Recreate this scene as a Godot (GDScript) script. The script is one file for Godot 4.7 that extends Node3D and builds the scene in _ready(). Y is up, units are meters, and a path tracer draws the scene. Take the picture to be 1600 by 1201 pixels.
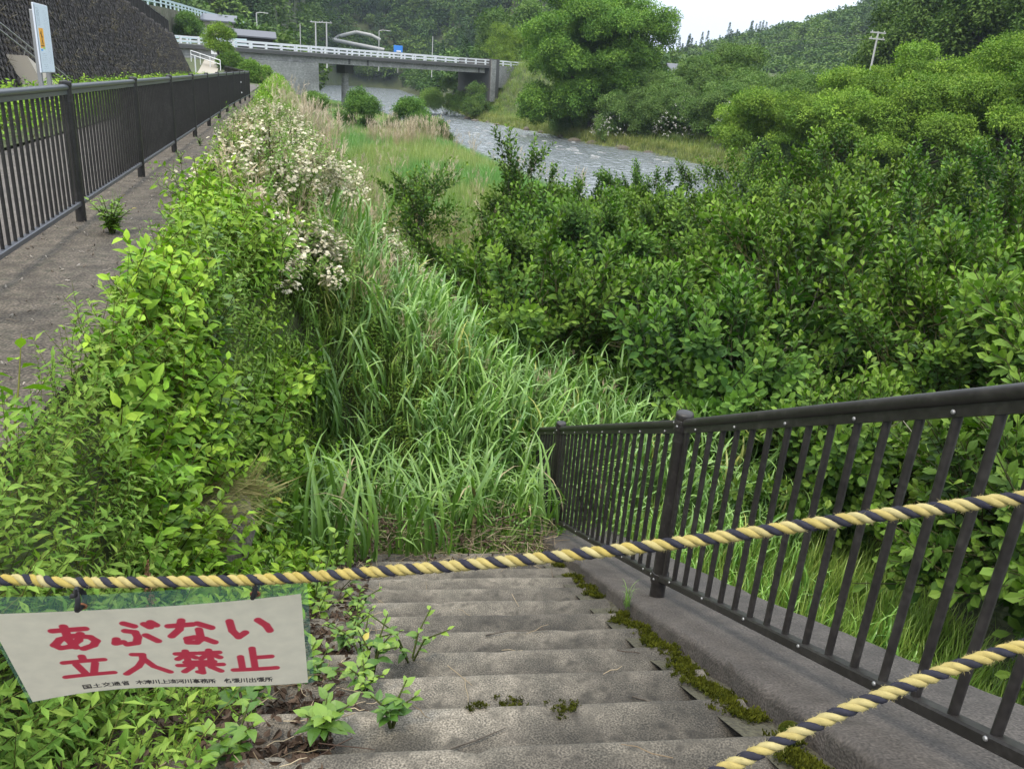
extends Node3D

# ------------------------------------------------------------------ axes of the place
# The eye is the origin. u runs to the right of the riverside railing, w along it (upstream).
const P0 := Vector3(-3.63, 0, -6.64)
const GU := Vector3(0.960, 0, -0.279)
const FW := Vector3(-0.279, 0, -0.960)
# the steps: s runs down the flight, n across it to the right
const R1 := Vector3(0.877, -2.571, -3.726)
const SA := Vector3(-0.1453, 0, -0.9894)
const SN := Vector3(0.9894, 0, -0.1453)
const PATH_Y := -1.31
const WATER_Y := -4.7

var rng := RandomNumberGenerator.new()
var used := {}
var M := {}
var wob := FastNoiseLite.new()
const BEAMS := [[Vector3(-82.0, 9.4, -335.1), Vector3(-76.7, 13.0, -336.4), Vector3(-70.6, 14.9, -337.7), Vector3(-64.8, 14.2, -338.9), Vector3(-61.4, 12.8, -339.5)], [Vector3(-88.6, 12.4, -323.1), Vector3(-81.4, 11.7, -325.0), Vector3(-58.1, 9.0, -329.9)], [Vector3(-87.4, 16.8, -349.2), Vector3(-80.6, 15.7, -350.9)]]
const ORD := ["first", "second", "third", "fourth", "fifth", "sixth", "seventh", "eighth", "ninth", "tenth", "eleventh", "twelfth", "thirteenth", "fourteenth", "fifteenth", "sixteenth", "seventeenth", "eighteenth", "nineteenth", "twentieth"]


func at(u: float, w: float, y: float) -> Vector3:
	var p := P0 + GU * u + FW * w
	return Vector3(p.x, y, p.z)


func uw(x: float, z: float) -> Vector2:
	var d := Vector3(x, 0, z) - P0
	return Vector2(d.dot(GU), d.dot(FW))


func stair(s: float, n: float, dy := 0.0) -> Vector3:
	var p := R1 + SA * s + SN * n
	return Vector3(p.x, slope_y(s) + dy, p.z)


func slope_y(s: float) -> float:
	return R1.y - (0.4773 if s < 0.0 else 0.455) * s


func sn(x: float, z: float) -> Vector2:
	var d := Vector3(x - R1.x, 0, z - R1.z)
	return Vector2(d.dot(SA), d.dot(SN))


func table(xs: Array, ys: Array, x: float) -> float:
	if x <= xs[0]:
		return ys[0]
	for i in range(1, xs.size()):
		if x <= xs[i]:
			return lerpf(ys[i - 1], ys[i], (x - xs[i - 1]) / (xs[i] - xs[i - 1]))
	return ys[ys.size() - 1]


func bank_near(w: float) -> float:
	return table([100, 125, 150, 200, 330], [14.6, 13.2, 7, 4, -10], w)


func bank_far(w: float) -> float:
	return table([0, 30, 45, 58, 66, 80, 100, 110, 131, 221, 350], [29, 29.5, 31.5, 31.5, 28.8, 28, 25, 26, 28, 35, 44], w)


func ground_y(x: float, z: float) -> float:
	var q := uw(x, z)
	var u := q.x
	var w := q.y
	var un := bank_near(w)
	var uf := bank_far(w)
	var y: float
	if u < un - 3.0:
		var foot := lerpf(4.6, 3.6, smoothstep(0.0, 14.0, w))
		y = lerpf(PATH_Y - 0.06, -4.25, smoothstep(0.45, foot, u) * 0.5 + 0.5 * clampf((u - 0.7) / (foot - 0.7), 0, 1))
		if u < 0.7:
			y = PATH_Y - 0.06 + 0.9 * smoothstep(55.0, 80.0, w) * (1.0 - smoothstep(-4.0, 0.7, u))
			y += 3.4 * smoothstep(70.0, 110.0, w) * smoothstep(2.0, -12.0, u)
	elif u < un:
		y = lerpf(-4.25, -5.2, smoothstep(un - 3.0, un, u))
	elif u < uf:
		y = -5.25
	else:
		y = lerpf(-5.25, -4.2, smoothstep(uf, uf + 1.6, u)) + 3.3 * smoothstep(uf + 2.0, uf + 9.0, u)
		y += 3.6 * smoothstep(90.0, 108.0, w) * smoothstep(uf + 2.5, uf + 8.0, u) * (1.0 - smoothstep(120.0, 150.0, w) * 0.4)
		y += 1.6 * smoothstep(uf + 10.0, uf + 40.0, u)
	var s := sn(x, z)
	# the flight is cut into the bank
	var inside := smoothstep(-2.75, -2.15, s.y) * (1.0 - smoothstep(0.55, 1.0, s.y)) * (1.0 - smoothstep(3.4, 4.6, s.x)) * smoothstep(-3.6, -2.9, s.x)
	if inside > 0.0:
		y = lerpf(y, slope_y(clampf(s.x, -2.8, 4.0)) - 0.42, inside)
	elif s.y > 0.7 and s.x > -4.0 and u < 8.0:
		y = minf(y, -2.9 - 0.25 * clampf(s.x + 3.0, 0.0, 5.5))
	# hills
	var d := Vector2(x, z).length()
	var a := rad_to_deg(atan2(x, -z))
	y += hill_y(d, a)
	y += 0.05 * wob.get_noise_2d(x * 30.0, z * 30.0)
	return y


func hill_y(d: float, a: float) -> float:
	var y := 0.0
	var base := table([-40, -30, -24, -17, -13, -6, 0, 4, 7], [130, 140, 165, 190, 330, 330, 240, 300, 900], a)
	if d > base:
		y += 0.62 * (d - base)
	var ridge := table([7, 10, 12, 16, 20, 25, 32, 45], [2, 12, 17, 25, 36, 54, 84, 120], a)
	y += smoothstep(265.0, 440.0, d) * ridge * smoothstep(6.0, 9.0, a)
	if a > 22.0:
		y += smoothstep(22.0, 27.0, a) * 0.42 * clampf(d - 78.0, 0.0, 70.0)
	return minf(y, 110.0)


# ------------------------------------------------------------------ helpers
func lin(r: float, g: float, b: float) -> Color:
	return Color(r, g, b).linear_to_srgb()


func rnd(a: float, b: float) -> float:
	return rng.randf_range(a, b)


func numbered(called: String) -> String:
	if not used.has(called):
		used[called] = 0
		return called
	used[called] += 1
	return "%s_%03d" % [called, used[called]]


func tag(o: Node, label: String, category: String, group := "") -> Node:
	o.set_meta("label", label)
	o.set_meta("category", category)
	if group:
		o.set_meta("group", group)
	return o


func thing(called: String, label: String, category: String, pos := Vector3.ZERO, group := "", turn := 0.0) -> Node3D:
	var o := Node3D.new()
	o.name = numbered(called)
	add_child(o)
	o.position = pos
	o.rotation.y = turn
	tag(o, label, category, group)
	return o


func obj(called: String, mesh: Mesh, mat: Material, parent: Node = self, xf := Transform3D()) -> MeshInstance3D:
	var o := MeshInstance3D.new()
	o.name = numbered(called) if parent == self else called
	o.mesh = mesh
	o.material_override = mat
	o.transform = xf
	parent.add_child(o, true)
	return o


func struct(called: String, mesh: Mesh, mat: Material) -> MeshInstance3D:
	var o := obj(called, mesh, mat)
	o.set_meta("kind", "structure")
	return o


class MB:
	var v := PackedVector3Array()
	var n := PackedVector3Array()
	var c := PackedColorArray()
	var t := PackedVector2Array()
	var i := PackedInt32Array()

	func vert(p: Vector3, nn: Vector3, col := Color.WHITE, uv := Vector2.ZERO) -> int:
		v.append(p)
		n.append(nn)
		c.append(col)
		t.append(uv)
		return v.size() - 1

	func tri(a: int, b: int, d: int) -> void:   # counter-clockwise seen from outside
		i.append(a)
		i.append(d)
		i.append(b)

	func quad(a: Vector3, b: Vector3, d: Vector3, e: Vector3, col := Color.WHITE) -> void:
		var nn := (b - a).cross(e - a)
		if nn.length_squared() < 1e-14:
			nn = (d - b).cross(e - b)
		nn = nn.normalized()
		var k := vert(a, nn, col, Vector2(0, 1))
		vert(b, nn, col, Vector2(1, 1))
		vert(d, nn, col, Vector2(1, 0))
		vert(e, nn, col, Vector2(0, 0))
		tri(k, k + 1, k + 2)
		tri(k, k + 2, k + 3)

	func box(center: Vector3, size: Vector3, bs := Basis(), col := Color.WHITE, bevel := 0.0) -> void:
		var h := size * 0.5
		if bevel <= 0.0:
			for ax in 3:
				for sg in [-1.0, 1.0]:
					var w := Vector3.ZERO
					w[ax] = sg
					var uu := Vector3.ZERO
					uu[(ax + 1) % 3] = 1.0
					var vv := w.cross(uu)
					var o := w * h[ax]
					var du := uu * h[(ax + 1) % 3]
					var dv := vv.abs() * h[(ax + 2) % 3] * (1.0 if vv[(ax + 2) % 3] > 0 else -1.0)
					quad(center + bs * (o - du - dv), center + bs * (o + du - dv), center + bs * (o + du + dv), center + bs * (o - du + dv), col)
			return
		# bevelled: each face inset, joined by chamfers
		var f := {}
		for ax in 3:
			for sg in [-1.0, 1.0]:
				var b := (ax + 1) % 3
				var d := (ax + 2) % 3
				var pts := []
				for q in [[-1.0, -1.0], [1.0, -1.0], [1.0, 1.0], [-1.0, 1.0]]:
					var p := Vector3.ZERO
					p[ax] = sg * h[ax]
					p[b] = q[0] * (h[b] - bevel)
					p[d] = q[1] * (h[d] - bevel)
					pts.append(p)
					f[[ax, sg, b, q[0], q[1]]] = p
				if sg > 0:
					quad(center + bs * pts[0], center + bs * pts[1], center + bs * pts[2], center + bs * pts[3], col)
				else:
					quad(center + bs * pts[3], center + bs * pts[2], center + bs * pts[1], center + bs * pts[0], col)
		for ax in 3:
			var b := (ax + 1) % 3
			var d := (ax + 2) % 3
			for s1 in [-1.0, 1.0]:
				for s2 in [-1.0, 1.0]:
					# edge along d between faces ax(s1) and b(s2)
					var e := []
					for s3 in [-1.0, 1.0]:
						var p := Vector3.ZERO
						p[ax] = s1 * h[ax]
						p[b] = s2 * (h[b] - bevel)
						p[d] = s3 * (h[d] - bevel)
						var q := Vector3.ZERO
						q[ax] = s1 * (h[ax] - bevel)
						q[b] = s2 * h[b]
						q[d] = s3 * (h[d] - bevel)
						e.append([p, q])
					if s1 * s2 > 0:
						quad(center + bs * e[0][0], center + bs * e[0][1], center + bs * e[1][1], center + bs * e[1][0], col)
					else:
						quad(center + bs * e[0][1], center + bs * e[0][0], center + bs * e[1][0], center + bs * e[1][1], col)

	func tube(pts: Array, rad: Array, sides := 8, col := Color.WHITE, cap := true, squash := 1.0) -> void:
		var base := v.size()
		var up := Vector3.UP
		var m := pts.size()
		var side := Vector3.ZERO
		for k in m:
			var dir: Vector3 = (pts[mini(k + 1, m - 1)] - pts[maxi(k - 1, 0)]).normalized()
			if k == 0:
				side = dir.cross(up if absf(dir.y) < 0.95 else Vector3.RIGHT).normalized()
			else:
				side = (side - dir * side.dot(dir)).normalized()
			var other := dir.cross(side)
			for j in sides:
				var a := TAU * j / sides
				var nn := side * cos(a) + other * sin(a)
				vert(pts[k] + side * cos(a) * rad[k] + other * sin(a) * rad[k] * squash, nn, col, Vector2(float(j) / sides, float(k)))
		for k in m - 1:
			for j in sides:
				var a := base + k * sides + j
				var b := base + k * sides + (j + 1) % sides
				tri(a, b, b + sides)
				tri(a, b + sides, a + sides)
		if cap:
			for e in [0, m - 1]:
				var dir: Vector3 = (pts[1] - pts[0]).normalized() * -1.0 if e == 0 else (pts[m - 1] - pts[m - 2]).normalized()
				var k0 := v.size()
				for j in sides:
					vert(v[base + e * sides + j], dir, col)
				for j in range(1, sides - 1):
					if e == 0:
						tri(k0, k0 + j + 1, k0 + j)
					else:
						tri(k0, k0 + j, k0 + j + 1)

	func lathe(center: Vector3, prof: Array, sides := 12, col := Color.WHITE) -> void:   # [radius, y] from the bottom up
		var base := v.size()
		var m := prof.size()
		for k in m:
			var pa: Array = prof[maxi(k - 1, 0)]
			var pb: Array = prof[mini(k + 1, m - 1)]
			var sl := Vector2(pb[1] - pa[1], pa[0] - pb[0]).normalized()
			for j in sides:
				var a := TAU * j / sides
				vert(center + Vector3(cos(a) * prof[k][0], prof[k][1], sin(a) * prof[k][0]), Vector3(cos(a) * sl.x, sl.y, sin(a) * sl.x), col)
		for k in m - 1:
			for j in sides:
				var a := base + k * sides + j
				var b := base + k * sides + (j + 1) % sides
				tri(a, a + sides, b + sides)
				tri(a, b + sides, b)

	# A leaf: starts at o, grows along dir, its upper side towards up; two halves folded along the midrib.
	func leaf(o: Vector3, dir: Vector3, up: Vector3, ln: float, wd: float, fold := 0.25, droop := 0.3, seg := 3, c0 := Color.WHITE, c1 := Color.WHITE, power := 1.0) -> void:
		var x := dir.cross(up).normalized()
		var z := x.cross(dir).normalized()
		var mid := []
		var half := []
		for k in seg + 1:
			var q := float(k) / seg
			mid.append(o + dir * (ln * q * (1.0 - 0.15 * droop * q)) - z * (droop * ln * q * q * 0.6))
			half.append(0.5 * wd * sin(PI * clampf(pow(q, power), 0.0, 1.0)) if q > 0.0 and q < 1.0 else 0.0)
		for sg in [-1.0, 1.0]:
			for k in seg:
				var a: Vector3 = mid[k]
				var b: Vector3 = mid[k + 1]
				var d: Vector3 = b + (x * sg + z * fold) * half[k + 1]
				var e: Vector3 = a + (x * sg + z * fold) * half[k]
				var ca := c0.lerp(c1, float(k) / seg)
				var cb := c0.lerp(c1, float(k + 1) / seg)
				var nn: Vector3 = ((b - a).cross(d - a) + (d - a).cross(e - a)) * sg
				if nn.length_squared() < 1e-18:
					nn = z
				nn = nn.normalized()
				if nn.dot(z) < 0.0:
					nn = -nn
				var k0 := vert(a, nn, ca)
				vert(b, nn, cb)
				vert(d, nn, cb)
				vert(e, nn, ca)
				if sg > 0:
					if k < seg - 1:
						tri(k0, k0 + 2, k0 + 1)
					if k > 0 or k == seg - 1:
						if k < seg - 1:
							tri(k0, k0 + 3, k0 + 2)
						else:
							tri(k0, k0 + 3, k0 + 1)
				else:
					if k < seg - 1:
						tri(k0, k0 + 1, k0 + 2)
					if k > 0 or k == seg - 1:
						if k < seg - 1:
							tri(k0, k0 + 2, k0 + 3)
						else:
							tri(k0, k0 + 1, k0 + 3)

	# A grass blade: rises along dir and bends over towards out.
	func blade(o: Vector3, dir: Vector3, out: Vector3, ln: float, wd: float, bend: float, seg := 6, c0 := Color.WHITE, c1 := Color.WHITE, fold := 0.3) -> void:
		var p := o
		var d := dir.normalized()
		var x := d.cross(out).normalized()
		var rows := []
		for k in seg + 1:
			var q := float(k) / seg
			var w := wd * 0.5 * (minf(1.0, 0.45 + 2.2 * q) * (1.0 - pow(q, 2.6)))
			var z := x.cross(d).normalized()
			rows.append([p, w, z, q])
			p += d * (ln / seg)
			d = d.rotated(x, -bend / seg * (0.4 + 1.2 * q)).normalized()
		for k in seg:
			var a: Array = rows[k]
			var b: Array = rows[k + 1]
			var ca := c0.lerp(c1, a[3])
			var cb := c0.lerp(c1, b[3])
			for sg in [-1.0, 1.0]:
				var p0: Vector3 = a[0]
				var p1: Vector3 = b[0]
				var p2: Vector3 = p1 + (x * sg + b[2] * fold) * b[1]
				var p3: Vector3 = p0 + (x * sg + a[2] * fold) * a[1]
				var n0: Vector3 = (a[2] - x * sg * fold).normalized()
				var n1: Vector3 = (b[2] - x * sg * fold).normalized()
				var k0 := vert(p0, n0, ca)
				vert(p1, n1, cb)
				vert(p2, n1, cb)
				vert(p3, n0, ca)
				if sg > 0:
					tri(k0, k0 + 2, k0 + 1)
					tri(k0, k0 + 3, k0 + 2)
				else:
					tri(k0, k0 + 1, k0 + 2)
					tri(k0, k0 + 2, k0 + 3)

	func mesh() -> ArrayMesh:
		var arr := []
		arr.resize(Mesh.ARRAY_MAX)
		arr[Mesh.ARRAY_VERTEX] = v
		arr[Mesh.ARRAY_NORMAL] = n
		arr[Mesh.ARRAY_COLOR] = c
		arr[Mesh.ARRAY_TEX_UV] = t
		arr[Mesh.ARRAY_INDEX] = i
		var am := ArrayMesh.new()
		am.add_surface_from_arrays(Mesh.PRIMITIVE_TRIANGLES, arr)
		return am


class Inst:   # copies of one mesh
	var b := PackedFloat32Array()

	func add(p: Vector3, y: Vector3, roll: float, sc: Vector3, col: Color) -> void:
		y = y.normalized()
		var x := y.cross(Vector3.FORWARD if absf(y.z) < 0.9 else Vector3.RIGHT).normalized()
		var z := x.cross(y)
		var cr := cos(roll)
		var sr := sin(roll)
		var xx := (x * cr + z * sr) * sc.x
		var zz := (z * cr - x * sr) * sc.z
		var yy := y * sc.y
		b.append_array(PackedFloat32Array([xx.x, yy.x, zz.x, p.x, xx.y, yy.y, zz.y, p.y, xx.z, yy.z, zz.z, p.z, col.r, col.g, col.b, 1.0]))


func scatter(called: String, mesh: Mesh, mat: Material, ins: Inst, parent: Node = self) -> MultiMeshInstance3D:
	var mm := MultiMesh.new()
	mm.transform_format = MultiMesh.TRANSFORM_3D
	mm.use_colors = true
	mm.mesh = mesh
	mm.instance_count = ins.b.size() / 16
	mm.buffer = ins.b
	var o := MultiMeshInstance3D.new()
	o.name = numbered(called) if parent == self else called
	o.multimesh = mm
	o.material_override = mat
	o.set_meta("kind", "stuff")
	parent.add_child(o, true)
	return o


func dir_rand(up_bias := 0.0) -> Vector3:
	var a := rnd(0, TAU)
	var y := rnd(-1, 1)
	var r := sqrt(1.0 - y * y)
	return (Vector3(cos(a) * r, y, sin(a) * r) + Vector3(0, up_bias, 0)).normalized()


func flat_dir(a: float, up := 0.0) -> Vector3:
	return Vector3(cos(a), up, sin(a)).normalized()


func std(col: Color, rough := 0.8, metal := 0.0, called := "") -> StandardMaterial3D:
	var m := StandardMaterial3D.new()
	m.albedo_color = col
	m.roughness = rough
	m.metallic = metal
	m.resource_name = called
	return m


func leafy(rough: float, back: Color, called: String, spec := 0.5) -> StandardMaterial3D:
	var m := std(Color.WHITE, rough, 0.0, called)
	m.vertex_color_use_as_albedo = true
	m.cull_mode = BaseMaterial3D.CULL_DISABLED
	m.backlight_enabled = true
	m.backlight = back
	m.metallic_specular = spec
	return m


func noise_img(size: int, freq: float, oct: int, sd: int, type := FastNoiseLite.TYPE_SIMPLEX_SMOOTH) -> PackedByteArray:
	var f := FastNoiseLite.new()
	f.seed = sd
	f.noise_type = type
	f.frequency = freq
	f.fractal_octaves = oct
	f.fractal_type = FastNoiseLite.FRACTAL_FBM
	var im := f.get_seamless_image(size, size)
	im.convert(Image.FORMAT_L8)
	return im.get_data()


# Albedo from two colours, large stains of a third, fine grain. Colours are linear.
func surf_tex(size: int, ca: Color, cb: Color, cs: Color, stain: float, grain: float, sd: int, freq := 0.006) -> Array:
	var big := noise_img(size, freq, 4, sd)
	var mid := noise_img(size, freq * 2.7, 5, sd + 1)
	var fine := noise_img(size, 0.16, 3, sd + 2)
	var out := PackedByteArray()
	out.resize(size * size * 3)
	var hb := PackedByteArray()
	hb.resize(size * size)
	for k in size * size:
		var a := big[k] / 255.0
		var b := mid[k] / 255.0
		var f := fine[k] / 255.0
		var col := ca.lerp(cb, clampf((a - 0.5) * 1.5 + 0.5 + (f - 0.5) * 0.9 + (b - 0.5) * 0.8, 0, 1))
		col = col.lerp(cs, clampf((b * 0.7 + a * 0.3 - 1.0 + stain) * 3.0 + (f - 0.5) * 0.7, 0, 1) * 0.8)
		var g := 1.0 + (f - 0.5) * 2.0 * grain
		col = Color(col.r * g, col.g * g, col.b * g).linear_to_srgb()
		out[k * 3] = int(clampf(col.r, 0, 1) * 255)
		out[k * 3 + 1] = int(clampf(col.g, 0, 1) * 255)
		out[k * 3 + 2] = int(clampf(col.b, 0, 1) * 255)
		hb[k] = int(clampf(0.5 + (f - 0.5) * 0.9 + (b - 0.5) * 0.5, 0, 1) * 255)
	return [ImageTexture.create_from_image(Image.create_from_data(size, size, false, Image.FORMAT_RGB8, out)),
		ImageTexture.create_from_image(Image.create_from_data(size, size, false, Image.FORMAT_L8, hb))]


func surface(called: String, tex: Array, scale: float, rough: float, relief: float) -> StandardMaterial3D:
	var m := std(Color.WHITE, rough, 0.0, called)
	m.albedo_texture = tex[0]
	m.uv1_triplanar = true
	m.uv1_world_triplanar = true
	m.uv1_scale = Vector3.ONE * scale
	if relief > 0.0:
		m.heightmap_enabled = true
		m.heightmap_texture = tex[1]
		m.heightmap_scale = relief
	return m


func make_materials() -> void:
	var CT := surf_tex(1024, Color(0.125, 0.114, 0.093), Color(0.275, 0.245, 0.2), Color(0.042, 0.039, 0.031), 0.52, 0.85, 11, 0.006)
	for k in 3:
		M["concrete%d" % k] = surface("concrete", CT, 0.72, 0.92, 0.4)
		M["concrete%d" % k].uv1_offset = Vector3(0.31 * k, 0.17 * k, 0.43 * k)
		M["concrete%d" % k].vertex_color_use_as_albedo = true
	M.kerb = surface("kerb concrete", surf_tex(512, Color(0.045, 0.039, 0.034), Color(0.1, 0.086, 0.075), Color(0.024, 0.022, 0.018), 0.5, 0.75, 21), 0.95, 0.9, 0.4)
	M.strip = surface("old concrete strip", surf_tex(512, Color(0.055, 0.045, 0.034), Color(0.14, 0.115, 0.088), Color(0.03, 0.031, 0.018), 0.54, 0.8, 31, 0.012), 0.62, 0.95, 0.8)
	M.asphalt = surface("asphalt", surf_tex(512, Color(0.078, 0.068, 0.061), Color(0.13, 0.115, 0.102), Color(0.052, 0.047, 0.036), 0.45, 0.5, 41), 0.6, 0.9, 0.4)
	M.stone = surface("dark wall stone", surf_tex(512, Color(0.065, 0.06, 0.06), Color(0.135, 0.124, 0.122), Color(0.045, 0.046, 0.034), 0.5, 0.5, 51, 0.012), 0.45, 0.95, 1.2)
	M.pale = surface("pale concrete", surf_tex(256, Color(0.2, 0.2, 0.19), Color(0.36, 0.36, 0.34), Color(0.12, 0.12, 0.11), 0.48, 0.3, 61, 0.012), 0.09, 0.9, 0.0)
	M.soil = surface("soil", surf_tex(512, Color(0.05, 0.045, 0.03), Color(0.085, 0.08, 0.05), Color(0.03, 0.028, 0.018), 0.5, 0.5, 71), 0.5, 1.0, 2.0)
	M.ground = surface("ground", surf_tex(512, Color(0.045, 0.06, 0.022), Color(0.08, 0.1, 0.035), Color(0.05, 0.042, 0.025), 0.46, 0.5, 81), 0.13, 1.0, 3.0)
	M.bark = surface("bark", surf_tex(256, Color(0.06, 0.05, 0.04), Color(0.11, 0.095, 0.075), Color(0.04, 0.036, 0.03), 0.5, 0.5, 91, 0.02), 1.2, 0.95, 1.0)
	M.rail = std(lin(0.022, 0.0198, 0.0188), 0.45, 0.0, "dark coated metal")
	M.rail = surface("dark coated metal", surf_tex(256, Color(0.017, 0.0152, 0.0145), Color(0.027, 0.0245, 0.0235), Color(0.05, 0.047, 0.042), 0.36, 0.35, 121, 0.012), 0.8, 0.46, 0.0)
	M.rail.metallic_specular = 0.45
	M.rail_skylit = std(lin(0.075, 0.078, 0.09), 0.32, 0.2, "sky tinted handrail")  # the sky it reflects is painted in as a paler, bluer colour
	M.steel = std(lin(0.3, 0.3, 0.3), 0.5, 0.7, "zinc")
	M.white = std(lin(0.72, 0.73, 0.74), 0.55, 0.0, "white paint")
	M.board = std(lin(0.62, 0.66, 0.72), 0.4, 0.0, "white board")
	M.aqua = std(lin(0.5, 0.62, 0.64), 0.5, 0.0, "pale blue paint")
	M.pole = std(lin(0.42, 0.42, 0.41), 0.8, 0.0, "concrete pole")
	M.slab = std(lin(0.09, 0.088, 0.085), 0.9, 0.0, "stained concrete")
	M.dark = std(lin(0.03, 0.028, 0.027), 0.8, 0.0, "dark opening")
	M.roof = std(lin(0.1, 0.105, 0.12), 0.6, 0.0, "grey roof")
	M.blue = std(lin(0.03, 0.2, 0.62), 0.5, 0.0, "blue sign")
	M.teal = std(lin(0.12, 0.3, 0.27), 0.6, 0.0, "teal paint")
	M.rust = std(lin(0.22, 0.09, 0.04), 0.9, 0.0, "rust")
	M.straw = leafy(0.8, Color(0.25, 0.22, 0.14), "straw", 0.2)
	M.leaf = leafy(0.5, Color(0.62, 0.74, 0.14), "leaf", 0.24)
	M.leaf_far = leafy(0.6, Color(0.55, 0.65, 0.2), "distant leaf", 0.2)
	M.grass = leafy(0.36, Color(0.6, 0.72, 0.28), "grass blade", 0.5)
	M.petal = leafy(0.7, Color(0.7, 0.7, 0.6), "petal", 0.3)
	M.litter = leafy(0.85, Color(0.1, 0.08, 0.05), "litter", 0.2)
	M.moss = leafy(0.95, Color(0.2, 0.25, 0.05), "moss", 0.1)
	M.weed_old = leafy(0.6, Color(0.6, 0.5, 0.15), "yellowed leaf")
	M.weed_old.albedo_color = lin(0.4, 0.34, 0.06)
	M.straw_blade = leafy(0.8, Color(0.3, 0.26, 0.16), "dry blade", 0.2)
	M.straw_blade.albedo_color = lin(0.34, 0.28, 0.17)
	M.conifer_solid = leafy(0.7, Color(0.2, 0.25, 0.1), "conifer", 0.3)
	M.conifer_solid.albedo_color = lin(0.028, 0.055, 0.025)
	M.rock = surface("rock", surf_tex(256, Color(0.07, 0.06, 0.045), Color(0.17, 0.145, 0.115), Color(0.04, 0.038, 0.025), 0.52, 0.6, 101, 0.02), 0.7, 0.95, 1.5)
	M.brick = std(lin(0.2, 0.09, 0.075), 0.9, 0.0, "red brown boards")
	M.cream = std(lin(0.5, 0.46, 0.38), 0.85, 0.0, "cream render")
	M.roof_pale = std(lin(0.12, 0.13, 0.15), 0.55, 0.0, "pale metal roof")
	M.soil_wall = surface("earth and old concrete", surf_tex(256, Color(0.1, 0.1, 0.06), Color(0.2, 0.18, 0.14), Color(0.06, 0.09, 0.03), 0.55, 0.3, 111, 0.02), 0.05, 1.0, 0.0)
	for k in 4:
		var q := k / 3.0
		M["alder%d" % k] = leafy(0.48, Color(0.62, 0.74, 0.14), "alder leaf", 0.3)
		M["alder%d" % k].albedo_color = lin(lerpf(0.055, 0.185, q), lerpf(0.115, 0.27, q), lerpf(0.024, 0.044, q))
		M["weed%d" % k] = leafy(0.45, Color(0.62, 0.74, 0.14), "weed leaf")
		M["weed%d" % k].albedo_color = lin(lerpf(0.065, 0.215, q), lerpf(0.15, 0.335, q), lerpf(0.018, 0.04, q))
		M["blade%d" % k] = leafy(0.4, Color(0.6, 0.7, 0.3), "grass blade")
		M["blade%d" % k].albedo_color = lin(lerpf(0.11, 0.2, q), lerpf(0.21, 0.34, q), lerpf(0.045, 0.065, q))
	M.yellow = leafy(0.85, Color(0.15, 0.12, 0.03), "rope fibre", 0.2)


# ------------------------------------------------------------------ main
func _ready() -> void:
	rng.seed = 7
	wob.seed = 5
	wob.frequency = 0.02
	var cam := Camera3D.new()
	cam.name = "camera"
	cam.transform = Transform3D(Basis(Vector3.RIGHT, deg_to_rad(-20.5)) * Basis(Vector3.BACK, deg_to_rad(4.18)), Vector3.ZERO)
	cam.fov = 51.33
	cam.near = 0.05
	cam.far = 2000.0
	add_child(cam)
	cam.current = true
	var sun := DirectionalLight3D.new()
	sun.name = "sun"
	sun.light_color = Color(1.0, 0.96, 0.9)
	sun.light_energy = 0.5
	sun.light_angular_distance = 14.0
	sun.shadow_enabled = true
	sun.rotation = Vector3(deg_to_rad(-62), deg_to_rad(-38), 0)
	add_child(sun)
	var sky_m := ProceduralSkyMaterial.new()
	sky_m.sky_top_color = lin(0.80, 0.86, 0.94)
	sky_m.sky_horizon_color = lin(0.31, 0.355, 0.42)
	sky_m.sky_curve = 0.42
	sky_m.sky_energy_multiplier = 1.15
	sky_m.ground_bottom_color = lin(0.12, 0.13, 0.1)
	sky_m.ground_horizon_color = lin(0.4, 0.42, 0.42)
	sky_m.sun_angle_max = 0.1
	sky_m.sky_cover = clouds()
	sky_m.sky_cover_modulate = Color(1, 1, 1, 1)
	var env := Environment.new()
	env.background_mode = Environment.BG_SKY
	env.sky = Sky.new()
	env.sky.sky_material = sky_m
	env.background_energy_multiplier = 1.0
	env.tonemap_mode = Environment.TONE_MAPPER_LINEAR
	env.tonemap_exposure = 2.1
	env.sdfgi_enabled = true
	env.ssao_enabled = true
	env.ssil_enabled = true
	env.fog_enabled = true
	env.fog_density = 0.0002
	env.fog_light_color = Color(0.82, 0.88, 0.96)
	var we := WorldEnvironment.new()
	we.name = "environment"
	we.environment = env
	add_child(we)

	make_materials()
	make_leaves()
	build_ground()
	build_wall()
	build_steps()
	build_railings()
	build_ropes_and_sign()
	build_board()
	build_bridge()
	build_far_things()
	plant_far()
	plant_middle()
	plant_near()
	small_things()


func clouds() -> ImageTexture:
	var w := 512
	var h := 256
	var f := FastNoiseLite.new()
	f.seed = 3
	f.frequency = 0.9
	f.fractal_octaves = 5
	var out := PackedByteArray()
	out.resize(w * h * 4)
	for y in h:
		var el := (0.5 - (y + 0.5) / h) * PI
		for x in w:
			var az := (x + 0.5) / w * TAU
			var k := (y * w + x) * 4
			var a := 0.0
			if el > -0.05:
				var p := Vector3(cos(az) * cos(el), sin(el) * 2.6, sin(az) * cos(el)) * 1.7
				a = smoothstep(-0.25, 0.4, f.get_noise_3d(p.x, p.y, p.z))
			out[k] = 205
			out[k + 1] = 209
			out[k + 2] = 214
			out[k + 3] = int(a * 70)
	return ImageTexture.create_from_image(Image.create_from_data(w, h, false, Image.FORMAT_RGBA8, out))


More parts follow.
